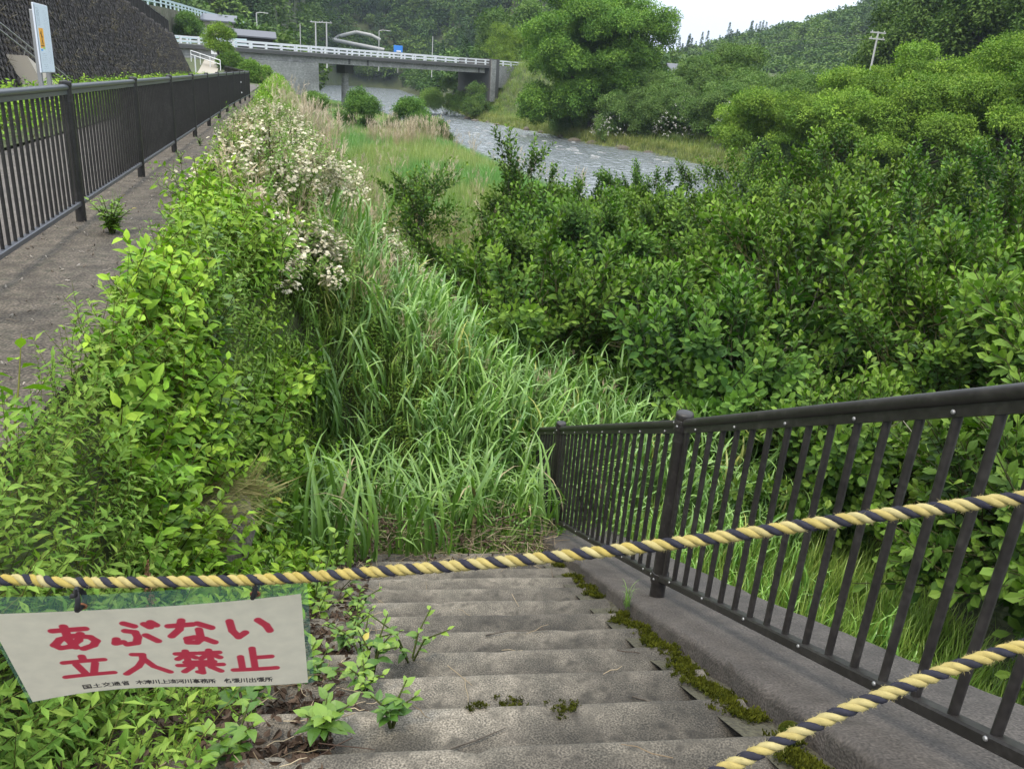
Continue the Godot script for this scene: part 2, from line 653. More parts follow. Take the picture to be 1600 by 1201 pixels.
# ------------------------------------------------------------------ ground, path, river, wall
func grid(us: Array, ws: Array, f: Callable) -> ArrayMesh:
	var b := MB.new()
	var nu := us.size()
	for w in ws:
		for u in us:
			var p: Vector3 = f.call(u, w)
			b.vert(p, Vector3.UP)
	for j in ws.size() - 1:
		for k in nu - 1:
			var a := j * nu + k
			b.tri(a, a + 1, a + nu + 1)
			b.tri(a, a + nu + 1, a + nu)
	# smooth normals
	var nn := PackedVector3Array()
	nn.resize(b.v.size())
	for k in range(0, b.i.size(), 3):
		var f0 := (b.v[b.i[k + 2]] - b.v[b.i[k]]).cross(b.v[b.i[k + 1]] - b.v[b.i[k]])
		for e in 3:
			nn[b.i[k + e]] += f0
	for k in nn.size():
		nn[k] = nn[k].normalized()
	b.n = nn
	return b.mesh()


func spaced(breaks: Array) -> Array:   # [from, step, to, step, to ...]
	var out := []
	var x: float = breaks[0]
	for k in range(1, breaks.size(), 2):
		while x < breaks[k + 1] - 1e-4:
			out.append(x)
			x += breaks[k]
	out.append(breaks[breaks.size() - 1])
	return out


func build_ground() -> void:
	var us := spaced([-330.0, 15.0, -60.0, 4.0, -12.0, 1.0, 0.0, 0.25, 8.0, 0.8, 18.0, 1.0, 46.0, 4.0, 90.0, 12.0, 520.0])
	var ws := spaced([-30.0, 4.0, -10.0, 0.3, 8.0, 0.8, 30.0, 2.0, 150.0, 5.0, 260.0, 12.0, 620.0])
	struct("ground", grid(us, ws, func(u, w):
		var p := at(u, w, 0)
		return Vector3(p.x, ground_y(p.x, p.z), p.z)), M.ground)
	# the river: real ripples near, a fine ripple map over all
	var rip := FastNoiseLite.new()
	rip.seed = 9
	rip.frequency = 0.22
	rip.fractal_octaves = 3
	var rn := NoiseTexture2D.new()
	rn.width = 512
	rn.height = 512
	rn.seamless = true
	rn.as_normal_map = true
	rn.bump_strength = 5.0
	var fn := FastNoiseLite.new()
	fn.seed = 12
	fn.frequency = 0.012
	fn.fractal_octaves = 5
	rn.noise = fn
	var wm := std(lin(0.135, 0.152, 0.16), 0.18, 0.0, "river water")
	wm.metallic_specular = 1.0
	wm.normal_enabled = true
	wm.normal_texture = rn
	wm.normal_scale = 4.0
	wm.uv1_triplanar = true
	wm.uv1_world_triplanar = true
	wm.uv1_scale = Vector3(0.12, 0.2, 0.25)
	struct("river", grid(spaced([-20.0, 2.0, 6.0, 0.4, 36.0, 2.0, 60.0]), spaced([-20.0, 2.0, 28.0, 0.35, 130.0, 1.5, 200.0, 4.0, 370.0]), func(u, w):
		var p := at(u, w, 0)
		return Vector3(p.x, WATER_Y + 0.1 * rip.get_noise_2d(u * 1.5, w * 3.2) + 0.035 * rip.get_noise_2d(u * 6.0, w * 9.0 + 70.0), p.z)), wm)
	# path beside the railing, the concrete strip under it
	struct("path", grid(spaced([-2.15, 0.5, -0.25]), spaced([-8.0, 1.0, 60.0]), func(u, w): return at(u, w, PATH_Y - 0.02 + 0.6 * smoothstep(50.0, 60.0, w) * 0.0)), M.asphalt)
	var edge := FastNoiseLite.new()
	edge.seed = 4
	edge.frequency = 0.6
	edge.fractal_octaves = 3
	var b := MB.new()
	var w0 := -8.0
	while w0 < 34.0:
		var w1 := w0 + 0.12
		for part in 4:
			var q0 := part / 4.0
			var q1 := (part + 1) / 4.0
			var e0 := strip_edge(w0) + 0.07 * edge.get_noise_1d(w0 * 3.0)
			var e1 := strip_edge(w1) + 0.07 * edge.get_noise_1d(w1 * 3.0)
			var pts := [[lerpf(-0.3, e0, q0), w0], [lerpf(-0.3, e0, q1), w0], [lerpf(-0.3, e1, q1), w1], [lerpf(-0.3, e1, q0), w1]]
			var ps := []
			for q in pts:
				ps.append(at(q[0], q[1], PATH_Y + 0.012 * edge.get_noise_2d(q[0] * 4.0, q[1] * 4.0)))
			b.quad(ps[0], ps[1], ps[2], ps[3])
			if part == 3:
				b.quad(ps[1] - Vector3(0, 0.55, 0) + GU * 0.05, ps[2] - Vector3(0, 0.55, 0) + GU * 0.05, ps[2], ps[1])
		w0 = w1
	struct("pavement_strip", b.mesh(), M.strip)
	# verge between path and wall, and the far footpath
	struct("verge", grid(spaced([-5.4, 0.6, -2.15]), spaced([-8.0, 1.0, 62.0]), func(u, w): return at(u, w, PATH_Y + 0.015 + 0.05 * edge.get_noise_2d(u * 3, w * 2))), M.ground)
	struct("footpath", grid(spaced([-5.2, 0.5, -3.7]), spaced([62.0, 1.5, 86.0]), func(u, w):
		var p := at(u - (w - 62.0) * 0.05, w, 0)
		return Vector3(p.x, ground_y(p.x, p.z) + 0.06, p.z)), std(lin(0.3, 0.27, 0.22), 0.95, 0.0, "gravel"))


func strip_edge(w: float) -> float:
	return table([-8.0, -4.4, -2.7, 2.4, 7.0, 23.0, 34.0], [0.6, 0.66, 0.78, 0.58, 0.5, 0.25, 0.1], w)


func wall_top(w: float) -> float:
	return table([5, 15, 30, 40, 52, 60], [8.5, 7.2, 5.6, 4.4, 3.5, 3.0], w)


func build_wall() -> void:
	# battered wall of dark stones laid on the diagonal
	var t := thing("stone_retaining_wall", "tall dark battered retaining wall of diagonal stones left of the riverside path", "wall")
	var b := MB.new()
	var batter := 0.42
	var wall_at := func(w: float, h: float, proud: float) -> Vector3:
		return at(-4.9 - batter * h + proud * 0.92, w, PATH_Y + h + proud * 0.39)
	var w0 := 4.0
	while w0 < 60.0:
		var w1 := minf(w0 + 2.0, 60.0)
		b.quad(wall_at.call(w1, -0.1, -0.05), wall_at.call(w0, -0.1, -0.05), wall_at.call(w0, wall_top(w0), -0.05), wall_at.call(w1, wall_top(w1), -0.05))
		b.quad(wall_at.call(w1, wall_top(w1), -0.05), wall_at.call(w0, wall_top(w0), -0.05), at(-14, w0, PATH_Y + wall_top(w0)), at(-14, w1, PATH_Y + wall_top(w1)))
		w0 = w1
	b.quad(at(-14, 60, PATH_Y - 0.2), wall_at.call(60.0, -0.1, -0.05), wall_at.call(60.0, 3.0, -0.05), at(-14, 60, PATH_Y + 3.0))
	obj("backing", b.mesh(), M.slab, t)
	# the stones: squares standing on a corner
	var shapes := []
	for k in 5:
		var m := MB.new()
		var r := 0.235
		var c := []
		for j in 8:
			var a := TAU * j / 8.0
			var rr := r * (1.0 if j % 2 == 0 else 0.74) * rnd(0.93, 1.02)
			c.append(Vector3(cos(a) * rr, sin(a) * rr, 0))
		var top := Vector3(rnd(-0.05, 0.05), rnd(-0.05, 0.05), rnd(0.05, 0.09))
		for j in 8:
			var p: Vector3 = c[j]
			var q: Vector3 = c[(j + 1) % 8]
			var p2 := p * 0.86 + Vector3(0, 0, rnd(0.03, 0.05))
			var q2 := q * 0.86 + Vector3(0, 0, 0.04)
			c[j] = p
			m.quad(p - Vector3(0, 0, 0.05), q - Vector3(0, 0, 0.05), q2, p2)
			m.quad(p2, q2, top, top)
		shapes.append(m.mesh())
	var far := Inst.new()
	var count := 0
	var up := (wall_at.call(10.0, 1.0, 0.0) as Vector3) - (wall_at.call(10.0, 0.0, 0.0) as Vector3)
	up = up.normalized()
	var ax := -FW
	var bs := Basis(ax, up, ax.cross(up))
	var stp := 0.36
	for row in 44:
		for col in 330:
			var w := 6.0 + col * stp + (stp * 0.5 if row % 2 else 0.0)
			var h := row * stp * 0.5 + 0.1
			if w > 59.7 or h * 0.92 > wall_top(w) - 0.1:
				continue
			var p: Vector3 = wall_at.call(w, h * 0.92, -0.03)
			var ok := w > 11.0 and w < 21.5 and h > 0.9 and count < 300 and h < 4.6
			if ok:
				count += 1
				obj("stone", shapes[rng.randi() % 5], M.stone, t, Transform3D(bs.rotated(bs.z, rnd(-0.06, 0.06) + PI * 0.5 * (rng.randi() % 4)), p))
			else:
				if rng.randf() < 0.93:
					far.add(p + bs.z * rnd(-0.018, 0.012) + ax * rnd(-0.04, 0.04), bs.z, rnd(-0.06, 0.06), Vector3.ONE, Color.WHITE)
	var fm := MB.new()
	var cc := []
	for j in 4:
		var a := TAU * j / 4.0
		cc.append(Vector3(cos(a), 0, sin(a)) * 0.235)
	for j in 4:
		var p: Vector3 = cc[j]
		var q: Vector3 = cc[(j + 1) % 4]
		fm.quad(q - Vector3(0, 0.05, 0), p - Vector3(0, 0.05, 0), p * 0.92 + Vector3(0, 0.025, 0), q * 0.92 + Vector3(0, 0.025, 0))
		fm.quad(q * 0.92 + Vector3(0, 0.025, 0), p * 0.92 + Vector3(0, 0.025, 0), Vector3(0, 0.04, 0), Vector3(0, 0.04, 0))
	# turn the far stones so that their corners point up the face
	var fb := far.b
	for k in range(0, fb.size(), 16):
		var x := -FW
		var y := bs.z
		x = x.rotated(y, 0.08 * sin(k * 12.9898))
		var z := x.cross(y)
		fb[k] = x.x
		fb[k + 1] = y.x
		fb[k + 2] = z.x
		fb[k + 4] = x.y
		fb[k + 5] = y.y
		fb[k + 6] = z.y
		fb[k + 8] = x.z
		fb[k + 9] = y.z
		fb[k + 10] = z.z
	far.b = fb
	scatter("stonework", fm.mesh(), M.stone, far, t)
	# dry grass hanging out of the joints
	var g := MB.new()
	for k in 7:
		g.blade(Vector3.ZERO, flat_dir(rnd(0, TAU), 1.2), flat_dir(rnd(0, TAU)), rnd(0.25, 0.5), 0.012, rnd(1.4, 2.6), 3, Color(0.24, 0.2, 0.12), Color(0.4, 0.36, 0.26))
	var gi := Inst.new()
	for k in 1100:
		var w := rnd(9, 58)
		var h := pow(rng.randf(), 1.6) * (wall_top(w) - 0.2)
		gi.add(wall_at.call(w, h, 0.03), GU + Vector3(0, 0.3, 0), rnd(0, TAU), Vector3.ONE * rnd(0.3, 0.9), Color.WHITE * rnd(0.2, 0.9))
	var gs := scatter("wall_grass", g.mesh(), M.straw, gi)
	tag(gs, "dry grass and weeds rooted in the joints of the dark stone wall", "grass")
	# black picket fence along the top of the wall
	var f := thing("wall_top_fence", "black picket fence along the top edge of the stone retaining wall", "fence")
	var pk := MB.new()
	var rl := MB.new()
	var k0 := 0
	var top_at := func(w: float, y: float) -> Vector3: return wall_at.call(w, wall_top(w) + 0.02, -0.35) + Vector3(0, y, 0)
	w0 = 20.0
	while w0 < 60.0:
		if k0 % 14 == 0:
			var pm := MB.new()
			pm.box(Vector3(0, 0.55, 0), Vector3(0.07, 1.1, 0.07))
			obj("post", pm.mesh(), M.rail, f, Transform3D(Basis(), top_at.call(w0, 0.0)))
			var w2 := minf(w0 + 14 * 0.13, 60.0)
			for y in [0.14, 1.04]:
				rl.tube([top_at.call(w0, y), top_at.call(w2, y)], [0.03, 0.03], 6)
		pk.tube([top_at.call(w0 + 0.06, 0.14), top_at.call(w0 + 0.06, 1.04)], [0.016, 0.016], 4, Color.WHITE, false)
		w0 += 0.13
		k0 += 1
	obj("rail", rl.mesh(), M.rail, f)
	obj("picketing", pk.mesh(), M.rail, f).set_meta("kind", "stuff")
	# thin double handrail climbing across the face, and the pale foot of the little stair it belongs to
	var hr := thing("wall_handrail", "thin pale double handrail climbing across the dark stone wall", "handrail")
	for k in 2:
		var m := MB.new()
		m.tube([wall_at.call(20.6, 0.35 + 0.0 - k * 0.28, 0.5), wall_at.call(13.0, 2.9 - k * 0.28, 0.5)], [0.022, 0.022], 6)
		obj("bar", m.mesh(), M.steel, hr)
	for k in 4:
		var m := MB.new()
		var w := 20.0 - k * 2.1
		var h := 0.5 + k * 0.7
		m.tube([wall_at.call(w, h - 0.5, 0.0), wall_at.call(w, h, 0.5)], [0.018, 0.018], 6)
		obj("bracket", m.mesh(), M.steel, hr)
	var wd := MB.new()
	var fp := [wall_at.call(20.2, 0.0, 0.0), wall_at.call(17.6, 0.0, 0.0), wall_at.call(17.6, 1.15, 0.0)]
	var o := GU * 0.5
	wd.quad(fp[0] + o, fp[1] + o, fp[2] + o, fp[0] + o)
	wd.quad(fp[0], fp[0] + o, fp[2] + o, fp[2])
	wd.quad(fp[1] + o, fp[1], fp[2], fp[2] + o)
	var ws := obj("concrete_block", wd.mesh(), std(lin(0.42, 0.37, 0.31), 0.9, 0.0, "cream concrete"))
	tag(ws, "pale wedge shaped concrete block at the foot of the stone wall behind the signboard", "concrete block")


# ------------------------------------------------------------------ the steps
func build_steps() -> void:
	var t := thing("concrete_stairs", "worn grey concrete steps going down between the leafy bank and the railing", "stairs")
	var wn := FastNoiseLite.new()
	wn.seed = 8
	wn.frequency = 3.0
	wn.fractal_octaves = 4
	var chip := FastNoiseLite.new()
	chip.seed = 18
	chip.frequency = 6.0
	for k in range(-3, 12):
		var sk := -1.79 + 0.333 * k
		var yk := slope_y(sk) - 0.055
		var depth := 0.37 if k > -3 else 1.6
		var b := MB.new()
		var cols := 56
		var prof := [[-depth, 0.0], [-0.26, 0.0], [-0.2, 0.0], [-0.165, 0.0], [-0.125, 0.0], [-0.08, 0.0], [-0.035, -0.001], [-0.014, -0.004], [-0.003, -0.013], [0.0, -0.03], [0.0, -0.2]]
		var npr := prof.size()
		for c in cols + 1:
			var n := lerpf(-2.45, -0.215, float(c) / cols)
			for r in npr:
				var s: float = sk + prof[r][0] + 0.004 * wn.get_noise_2d(n * 0.25, k * 7.0)
				var y: float = yk + prof[r][1] + 0.0025 * wn.get_noise_2d(n * 0.6, s)
				if r >= 6 and r <= 9:
					var ch := maxf(0.0, chip.get_noise_2d(n * 0.9, k * 9.0) - 0.3) * 0.045
					s -= ch
					y -= ch * 0.6
				if r == 10:
					y = yk - 0.2
				var p := R1 + SA * s + SN * n
				# old stains: algae darkens the kerb side, earth browns the left end, worn pale middle
				var st := 0.5 + 0.5 * wn.get_noise_2d(n * 0.22 + 40.0, s * 0.12 + k * 1.7)
				var v := lerpf(1.0, 0.56, smoothstep(-1.3, -0.55, n + 1.5 * (st - 0.5))) * (0.84 + 0.16 * fposmod(k * 0.618, 1.0)) * (0.9 + 0.2 * wn.get_noise_2d(n * 0.8, s * 1.2 + k * 3.0))
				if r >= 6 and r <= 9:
					v *= 1.12  # nosing painted lighter to make each step edge stand out
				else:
					# shade painted into the colour out from the foot of the riser behind
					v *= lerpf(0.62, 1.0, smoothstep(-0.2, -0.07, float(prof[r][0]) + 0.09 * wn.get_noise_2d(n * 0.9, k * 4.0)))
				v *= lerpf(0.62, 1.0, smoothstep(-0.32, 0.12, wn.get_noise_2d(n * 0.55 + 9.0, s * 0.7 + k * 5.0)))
				var br := smoothstep(-1.6, -2.1, n + 0.5 * (st - 0.5))
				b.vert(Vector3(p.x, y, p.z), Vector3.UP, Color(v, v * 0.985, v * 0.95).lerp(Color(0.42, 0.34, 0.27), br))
		var nn := PackedVector3Array()
		nn.resize(b.v.size())
		for c in cols:
			for r in npr - 1:
				var a := c * npr + r
				b.tri(a, a + npr, a + npr + 1)
				b.tri(a, a + npr + 1, a + 1)
		for q in range(0, b.i.size(), 3):
			var f0 := (b.v[b.i[q + 2]] - b.v[b.i[q]]).cross(b.v[b.i[q + 1]] - b.v[b.i[q]])
			for e in 3:
				nn[b.i[q + e]] += f0
		for q in nn.size():
			nn[q] = nn[q].normalized()
		b.n = nn
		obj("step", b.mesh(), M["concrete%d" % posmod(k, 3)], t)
	# sloping kerb that carries the railing
	var kb := MB.new()
	var rows := [[-0.175, -0.4], [-0.18, -0.03], [-0.155, 0.0], [-0.05, 0.004], [0.1, 0.0], [0.25, 0.0], [0.4, 0.0], [0.56, 0.0], [0.6, -0.03], [0.6, -0.9]]
	var ns := 110
	for c in ns + 1:
		var s := lerpf(-3.4, 4.4, float(c) / ns)
		for r in rows.size():
			var jag := 0.02 * wn.get_noise_2d(s * 1.3, r * 0.4)
			if r == 1 or r == 2:
				jag += maxf(0.0, chip.get_noise_2d(s * 1.5, r * 0.2)) * 0.05
			kb.vert(stair(s, rows[r][0] + jag, rows[r][1] + 0.006 * wn.get_noise_2d(s, r * 1.7)), Vector3.UP)
	var kn := PackedVector3Array()
	kn.resize(kb.v.size())
	for c in ns:
		for r in rows.size() - 1:
			var a := c * rows.size() + r
			kb.tri(a, a + 1, a + rows.size() + 1)
			kb.tri(a, a + rows.size() + 1, a + rows.size())
	for q in range(0, kb.i.size(), 3):
		var f0 := (kb.v[kb.i[q + 2]] - kb.v[kb.i[q]]).cross(kb.v[kb.i[q + 1]] - kb.v[kb.i[q]])
		for e in 3:
			kn[kb.i[q + e]] += f0
	for q in kn.size():
		kn[q] = kn[q].normalized()
	kb.n = kn
	obj("side_kerb", kb.mesh(), M.kerb, t)
	# earth filled joint
	struct("soil", grid(spaced([-3.2, 0.2, 2.0]), [-0.34, -0.26, -0.2, -0.16], func(s, n): return stair(s, n, -0.1 + 0.02 * wn.get_noise_2d(s, n))), M.soil)


# ------------------------------------------------------------------ railings
func post_mesh(h: float, r: float) -> ArrayMesh:
	var b := MB.new()
	b.lathe(Vector3.ZERO, [[r, -0.25], [r, h - 0.17], [r * 1.07, h - 0.165], [r * 1.07, h - 0.15], [r, h - 0.145], [r, h - 0.04]], 16)
	return b.mesh()


func cap_mesh(h: float, r: float) -> ArrayMesh:
	var b := MB.new()
	b.lathe(Vector3.ZERO, [[r * 1.02, h - 0.045], [r * 1.12, h - 0.035], [r * 1.12, h - 0.015], [r * 1.0, h - 0.003], [r * 0.6, h], [0.0, h + 0.002]], 16)
	return b.mesh()


func clamp_mesh(r: float) -> ArrayMesh:
	var b := MB.new()
	b.lathe(Vector3.ZERO, [[r * 1.0, -0.03], [r * 1.18, -0.028], [r * 1.18, 0.028], [r * 1.0, 0.03]], 16)
	return b.mesh()


func bolt_mesh() -> ArrayMesh:
	var b := MB.new()
	b.lathe(Vector3.ZERO, [[0.0068, 0.0], [0.0068, 0.003], [0.005, 0.0058], [0.0, 0.0066]], 8)
	return b.mesh()


func rail_mesh(a: Vector3, c: Vector3, wide: float, high: float) -> ArrayMesh:
	# a handrail: rounded top and a lip below
	var b := MB.new()
	b.tube([a, c], [wide * 0.5, wide * 0.5], 14, Color.WHITE, true, high / wide)
	var d := (c - a).normalized()
	var sd := d.cross(Vector3.UP).normalized()
	var u := sd.cross(d)
	b.box((a + c) * 0.5 - u * (high * 0.5 + 0.012), Vector3(wide * 0.55, 0.03, (c - a).length()), Basis(sd, u, -d))
	return b.mesh()


func build_railings() -> void:
	var pm := post_mesh(1.1, 0.041)
	var cm := cap_mesh(1.1, 0.041)
	var km := clamp_mesh(0.041)
	var bm := bolt_mesh()
	# beside the steps
	var t := thing("stair_railing", "dark brown metal picket railing going down beside the concrete steps", "railing")
	var stops := [-2.85, 0.0, 2.85, 4.35]
	for s in [-2.85, 0.0, 2.85]:
		var p := obj("post", pm, M.rail, t, Transform3D(Basis(), stair(s, 0)))
		obj("cap", cm, M.rail, p)
		obj("clamp", km, M.rail, p, Transform3D(Basis(), Vector3(0, 1.03, 0)))
		obj("clamp", km, M.rail, p, Transform3D(Basis(), Vector3(0, 0.13, 0)))
		for y in [1.03, 0.13]:
			for sg in [-1.0, 1.0]:
				obj("bolt", bm, M.steel, p, Transform3D(Basis(Quaternion(Vector3.UP, (-SN + SA * sg * 0.6).normalized())), (-SN + SA * sg * 0.6).normalized() * 0.047 + Vector3(0, y, 0)))
	for k in 3:
		var a: float = stops[k] + 0.03
		var c: float = stops[k + 1] - (0.03 if k < 2 else 0.0)
		obj("top_rail", rail_mesh(stair(a, 0, 1.035), stair(c, 0, 1.035), 0.05, 0.044), M.rail, t)
		var b := MB.new()
		var d := (stair(c, 0) - stair(a, 0)).normalized()
		var u := SN.cross(d).normalized()
		if u.y < 0:
			u = -u
		b.box((stair(a, 0, 0.125) + stair(c, 0, 0.125)) * 0.5, Vector3(0.046, 0.038, stair(a, 0).distance_to(stair(c, 0))), Basis(SN, u, SN.cross(u)), Color.WHITE, 0.006)
		obj("bottom_rail", b.mesh(), M.rail, t)
		var m := 21 if k < 2 else 11
		var pk := MB.new()
		pk.tube([Vector3(0, 0.13, 0), Vector3(0, 1.0, 0)], [0.0132, 0.0132], 8, Color.WHITE, false)
		var pmesh := pk.mesh()
		for j in m:
			var s := lerpf(stops[k], stops[k + 1], (j + 0.5) / m)
			obj("picket", pmesh, M.rail, t, Transform3D(Basis(), stair(s, 0)))
			if j % 3 == 1:
				obj("bolt", bm, M.steel, t, Transform3D(Basis(Quaternion(Vector3.UP, -SN)), stair(s, -0.0235, 0.135)))
				obj("bolt", bm, M.steel, t, Transform3D(Basis(), stair(s + 0.035, -0.008, 0.146 - 0.0167)))
				obj("bolt", bm, M.steel, t, Transform3D(Basis(Quaternion(Vector3.UP, -SN)), stair(s, -0.016, 0.995)))
	# beside the riverside path
	var f := thing("riverside_railing", "long dark metal picket railing beside the riverside path on the left", "railing")
	var pf := post_mesh(1.1, 0.04)
	var cf := cap_mesh(1.1, 0.04)
	var rp := MB.new()
	rp.tube([Vector3(0, 0.16, 0), Vector3(0, 1.0, 0)], [0.0115, 0.0115], 8, Color.WHITE, false)
	var fpick := rp.mesh()
	for k in range(-2, 11):
		var w := k * 3.05
		var bend := maxf(0.0, w - 27.0)
		var p := obj("post", pf, M.rail, f, Transform3D(Basis(), rail_at(w, PATH_Y)))
		obj("cap", cf, M.rail, p)
		if k == 10:
			break
		obj("top_rail", rail_mesh(rail_at(w + 0.03, PATH_Y + 1.05), rail_at(w + 3.02, PATH_Y + 1.05), 0.06, 0.05), M.rail_skylit, f)
		var b := MB.new()
		var a := rail_at(w + 0.03, PATH_Y + 0.15)
		var c := rail_at(w + 3.02, PATH_Y + 0.15)
		var d := (c - a).normalized()
		b.box((a + c) * 0.5, Vector3(0.046, 0.04, a.distance_to(c)), Basis(d.cross(Vector3.UP), Vector3.UP, -d), Color.WHITE, 0.006)
		obj("bottom_rail", b.mesh(), M.rail_skylit, f)
		for j in 24:
			obj("picket", fpick, M.rail, f, Transform3D(Basis(), rail_at(w + 3.05 * (j + 0.5) / 24.0, PATH_Y)))
	for q in [[24.9, 0.72], [25.1, 0.36]]:
		obj("bolt", bm, M.white, f, Transform3D(Basis(Quaternion(Vector3.UP, GU)).scaled(Vector3.ONE * 4.0), rail_at(q[0], PATH_Y + q[1]) + GU * 0.02))
	# the next length, turning away towards the bridge
	var f2 := thing("far_railing", "short dark picket railing turning away beyond the end of the long riverside railing", "railing")
	var pk2 := MB.new()
	var e0 := rail_at(30.5, PATH_Y)
	var e1 := at(-1.6, 42.0, PATH_Y + 0.12)
	for k in 5:
		obj("post", pf, M.rail, f2, Transform3D(Basis(), e0.lerp(e1, (k + 1) / 5.0)))
	for k in 84:
		var p := e0.lerp(e1, k / 84.0)
		pk2.tube([p + Vector3(0, 0.16, 0), p + Vector3(0, 1.0, 0)], [0.015, 0.015], 4, Color.WHITE, false)
	obj("picketing", pk2.mesh(), M.rail, f2).set_meta("kind", "stuff")
	for y in [0.15, 1.05]:
		obj("rail", rail_mesh(e0 + Vector3(0, y, 0), e1 + Vector3(0, y, 0), 0.05, 0.05), M.rail, f2)


func rail_at(w: float, y: float) -> Vector3:
	return at(-0.05 + 0.03 * sin(w * 0.2) * 0.2 + 0.012 * maxf(0.0, w - 20.0), w, y)


# ------------------------------------------------------------------ ropes and the sign that hangs from one
func rope(called: String, label: String, pts: Array, r: float) -> void:
	var curve := Curve3D.new()
	for k in pts.size():
		var p: Vector3 = pts[k]
		var tangent: Vector3 = ((pts[mini(k + 1, pts.size() - 1)] as Vector3) - (pts[maxi(k - 1, 0)] as Vector3)) / 6.0
		curve.add_point(p, -tangent, tangent)
	var ln := curve.get_baked_length()
	var t := thing(called, label, "rope", pts[0])
	var fz := Inst.new()
	var pitch := r * 4.9
	for k in 3:
		var path := []
		var rad := []
		var d := 0.0
		while d <= ln:
			var c := curve.sample_baked(d, true)
			var dir := (curve.sample_baked(minf(d + 0.01, ln), true) - curve.sample_baked(maxf(d - 0.01, 0), true)).normalized()
			var sd := dir.cross(Vector3.UP).normalized()
			var up := sd.cross(dir)
			var a := -d / pitch * TAU + k * TAU / 3.0
			path.append(c - (pts[0] as Vector3) + (sd * cos(a) + up * sin(a)) * r * 0.5)
			rad.append(r * 0.56 * (1.0 + 0.05 * sin(d * 311.0 + k)))
			if d > 0.0:
				for e in 9:
					var o := (sd * cos(a) + up * sin(a) + dir_rand() * 0.9).normalized()
					var fd := (o * 0.8 + dir * rnd(-1.4, 1.4)).normalized()
					var col := Color(0.035, 0.034, 0.05) if k == 0 else Color(0.38, 0.31, 0.11).lerp(Color(0.42, 0.37, 0.2), rng.randf())
					fz.add(c - (pts[0] as Vector3) + (sd * cos(a) + up * sin(a)) * r * 0.55 + o * r * 0.42, fd, rnd(0, TAU), Vector3(0.6, rnd(0.2, 0.6), 1), col)
			d += 0.0035
		var b := MB.new()
		b.tube(path, rad, 9)
		# worn colour: each strand carries its own dye, bleached in places
		for q in b.v.size():
			var ring := q / 9
			var fd2 := 0.5 + 0.5 * sin(ring * 0.017 + k * 2.0) * cos(ring * 0.041)
			var grain := 0.86 + 0.28 * fposmod(sin(q * 12.9898 + k) * 43758.5, 1.0)
			var col := Color(0.03, 0.03, 0.04) if k == 0 else Color(0.31, 0.235, 0.055).lerp(Color(0.34, 0.295, 0.145), fd2)
			b.c[q] = Color(col.r * grain, col.g * grain, col.b * grain)
		obj("strand", b.mesh(), M.yellow, t)
	var fm := MB.new()
	fm.quad(Vector3(-0.00018, 0, 0), Vector3(0.00018, 0, 0), Vector3(0.00008, 0.006, 0.0007), Vector3(-0.00008, 0.006, 0.0007))
	scatter("fuzz", fm.mesh(), M.yellow, fz, t)


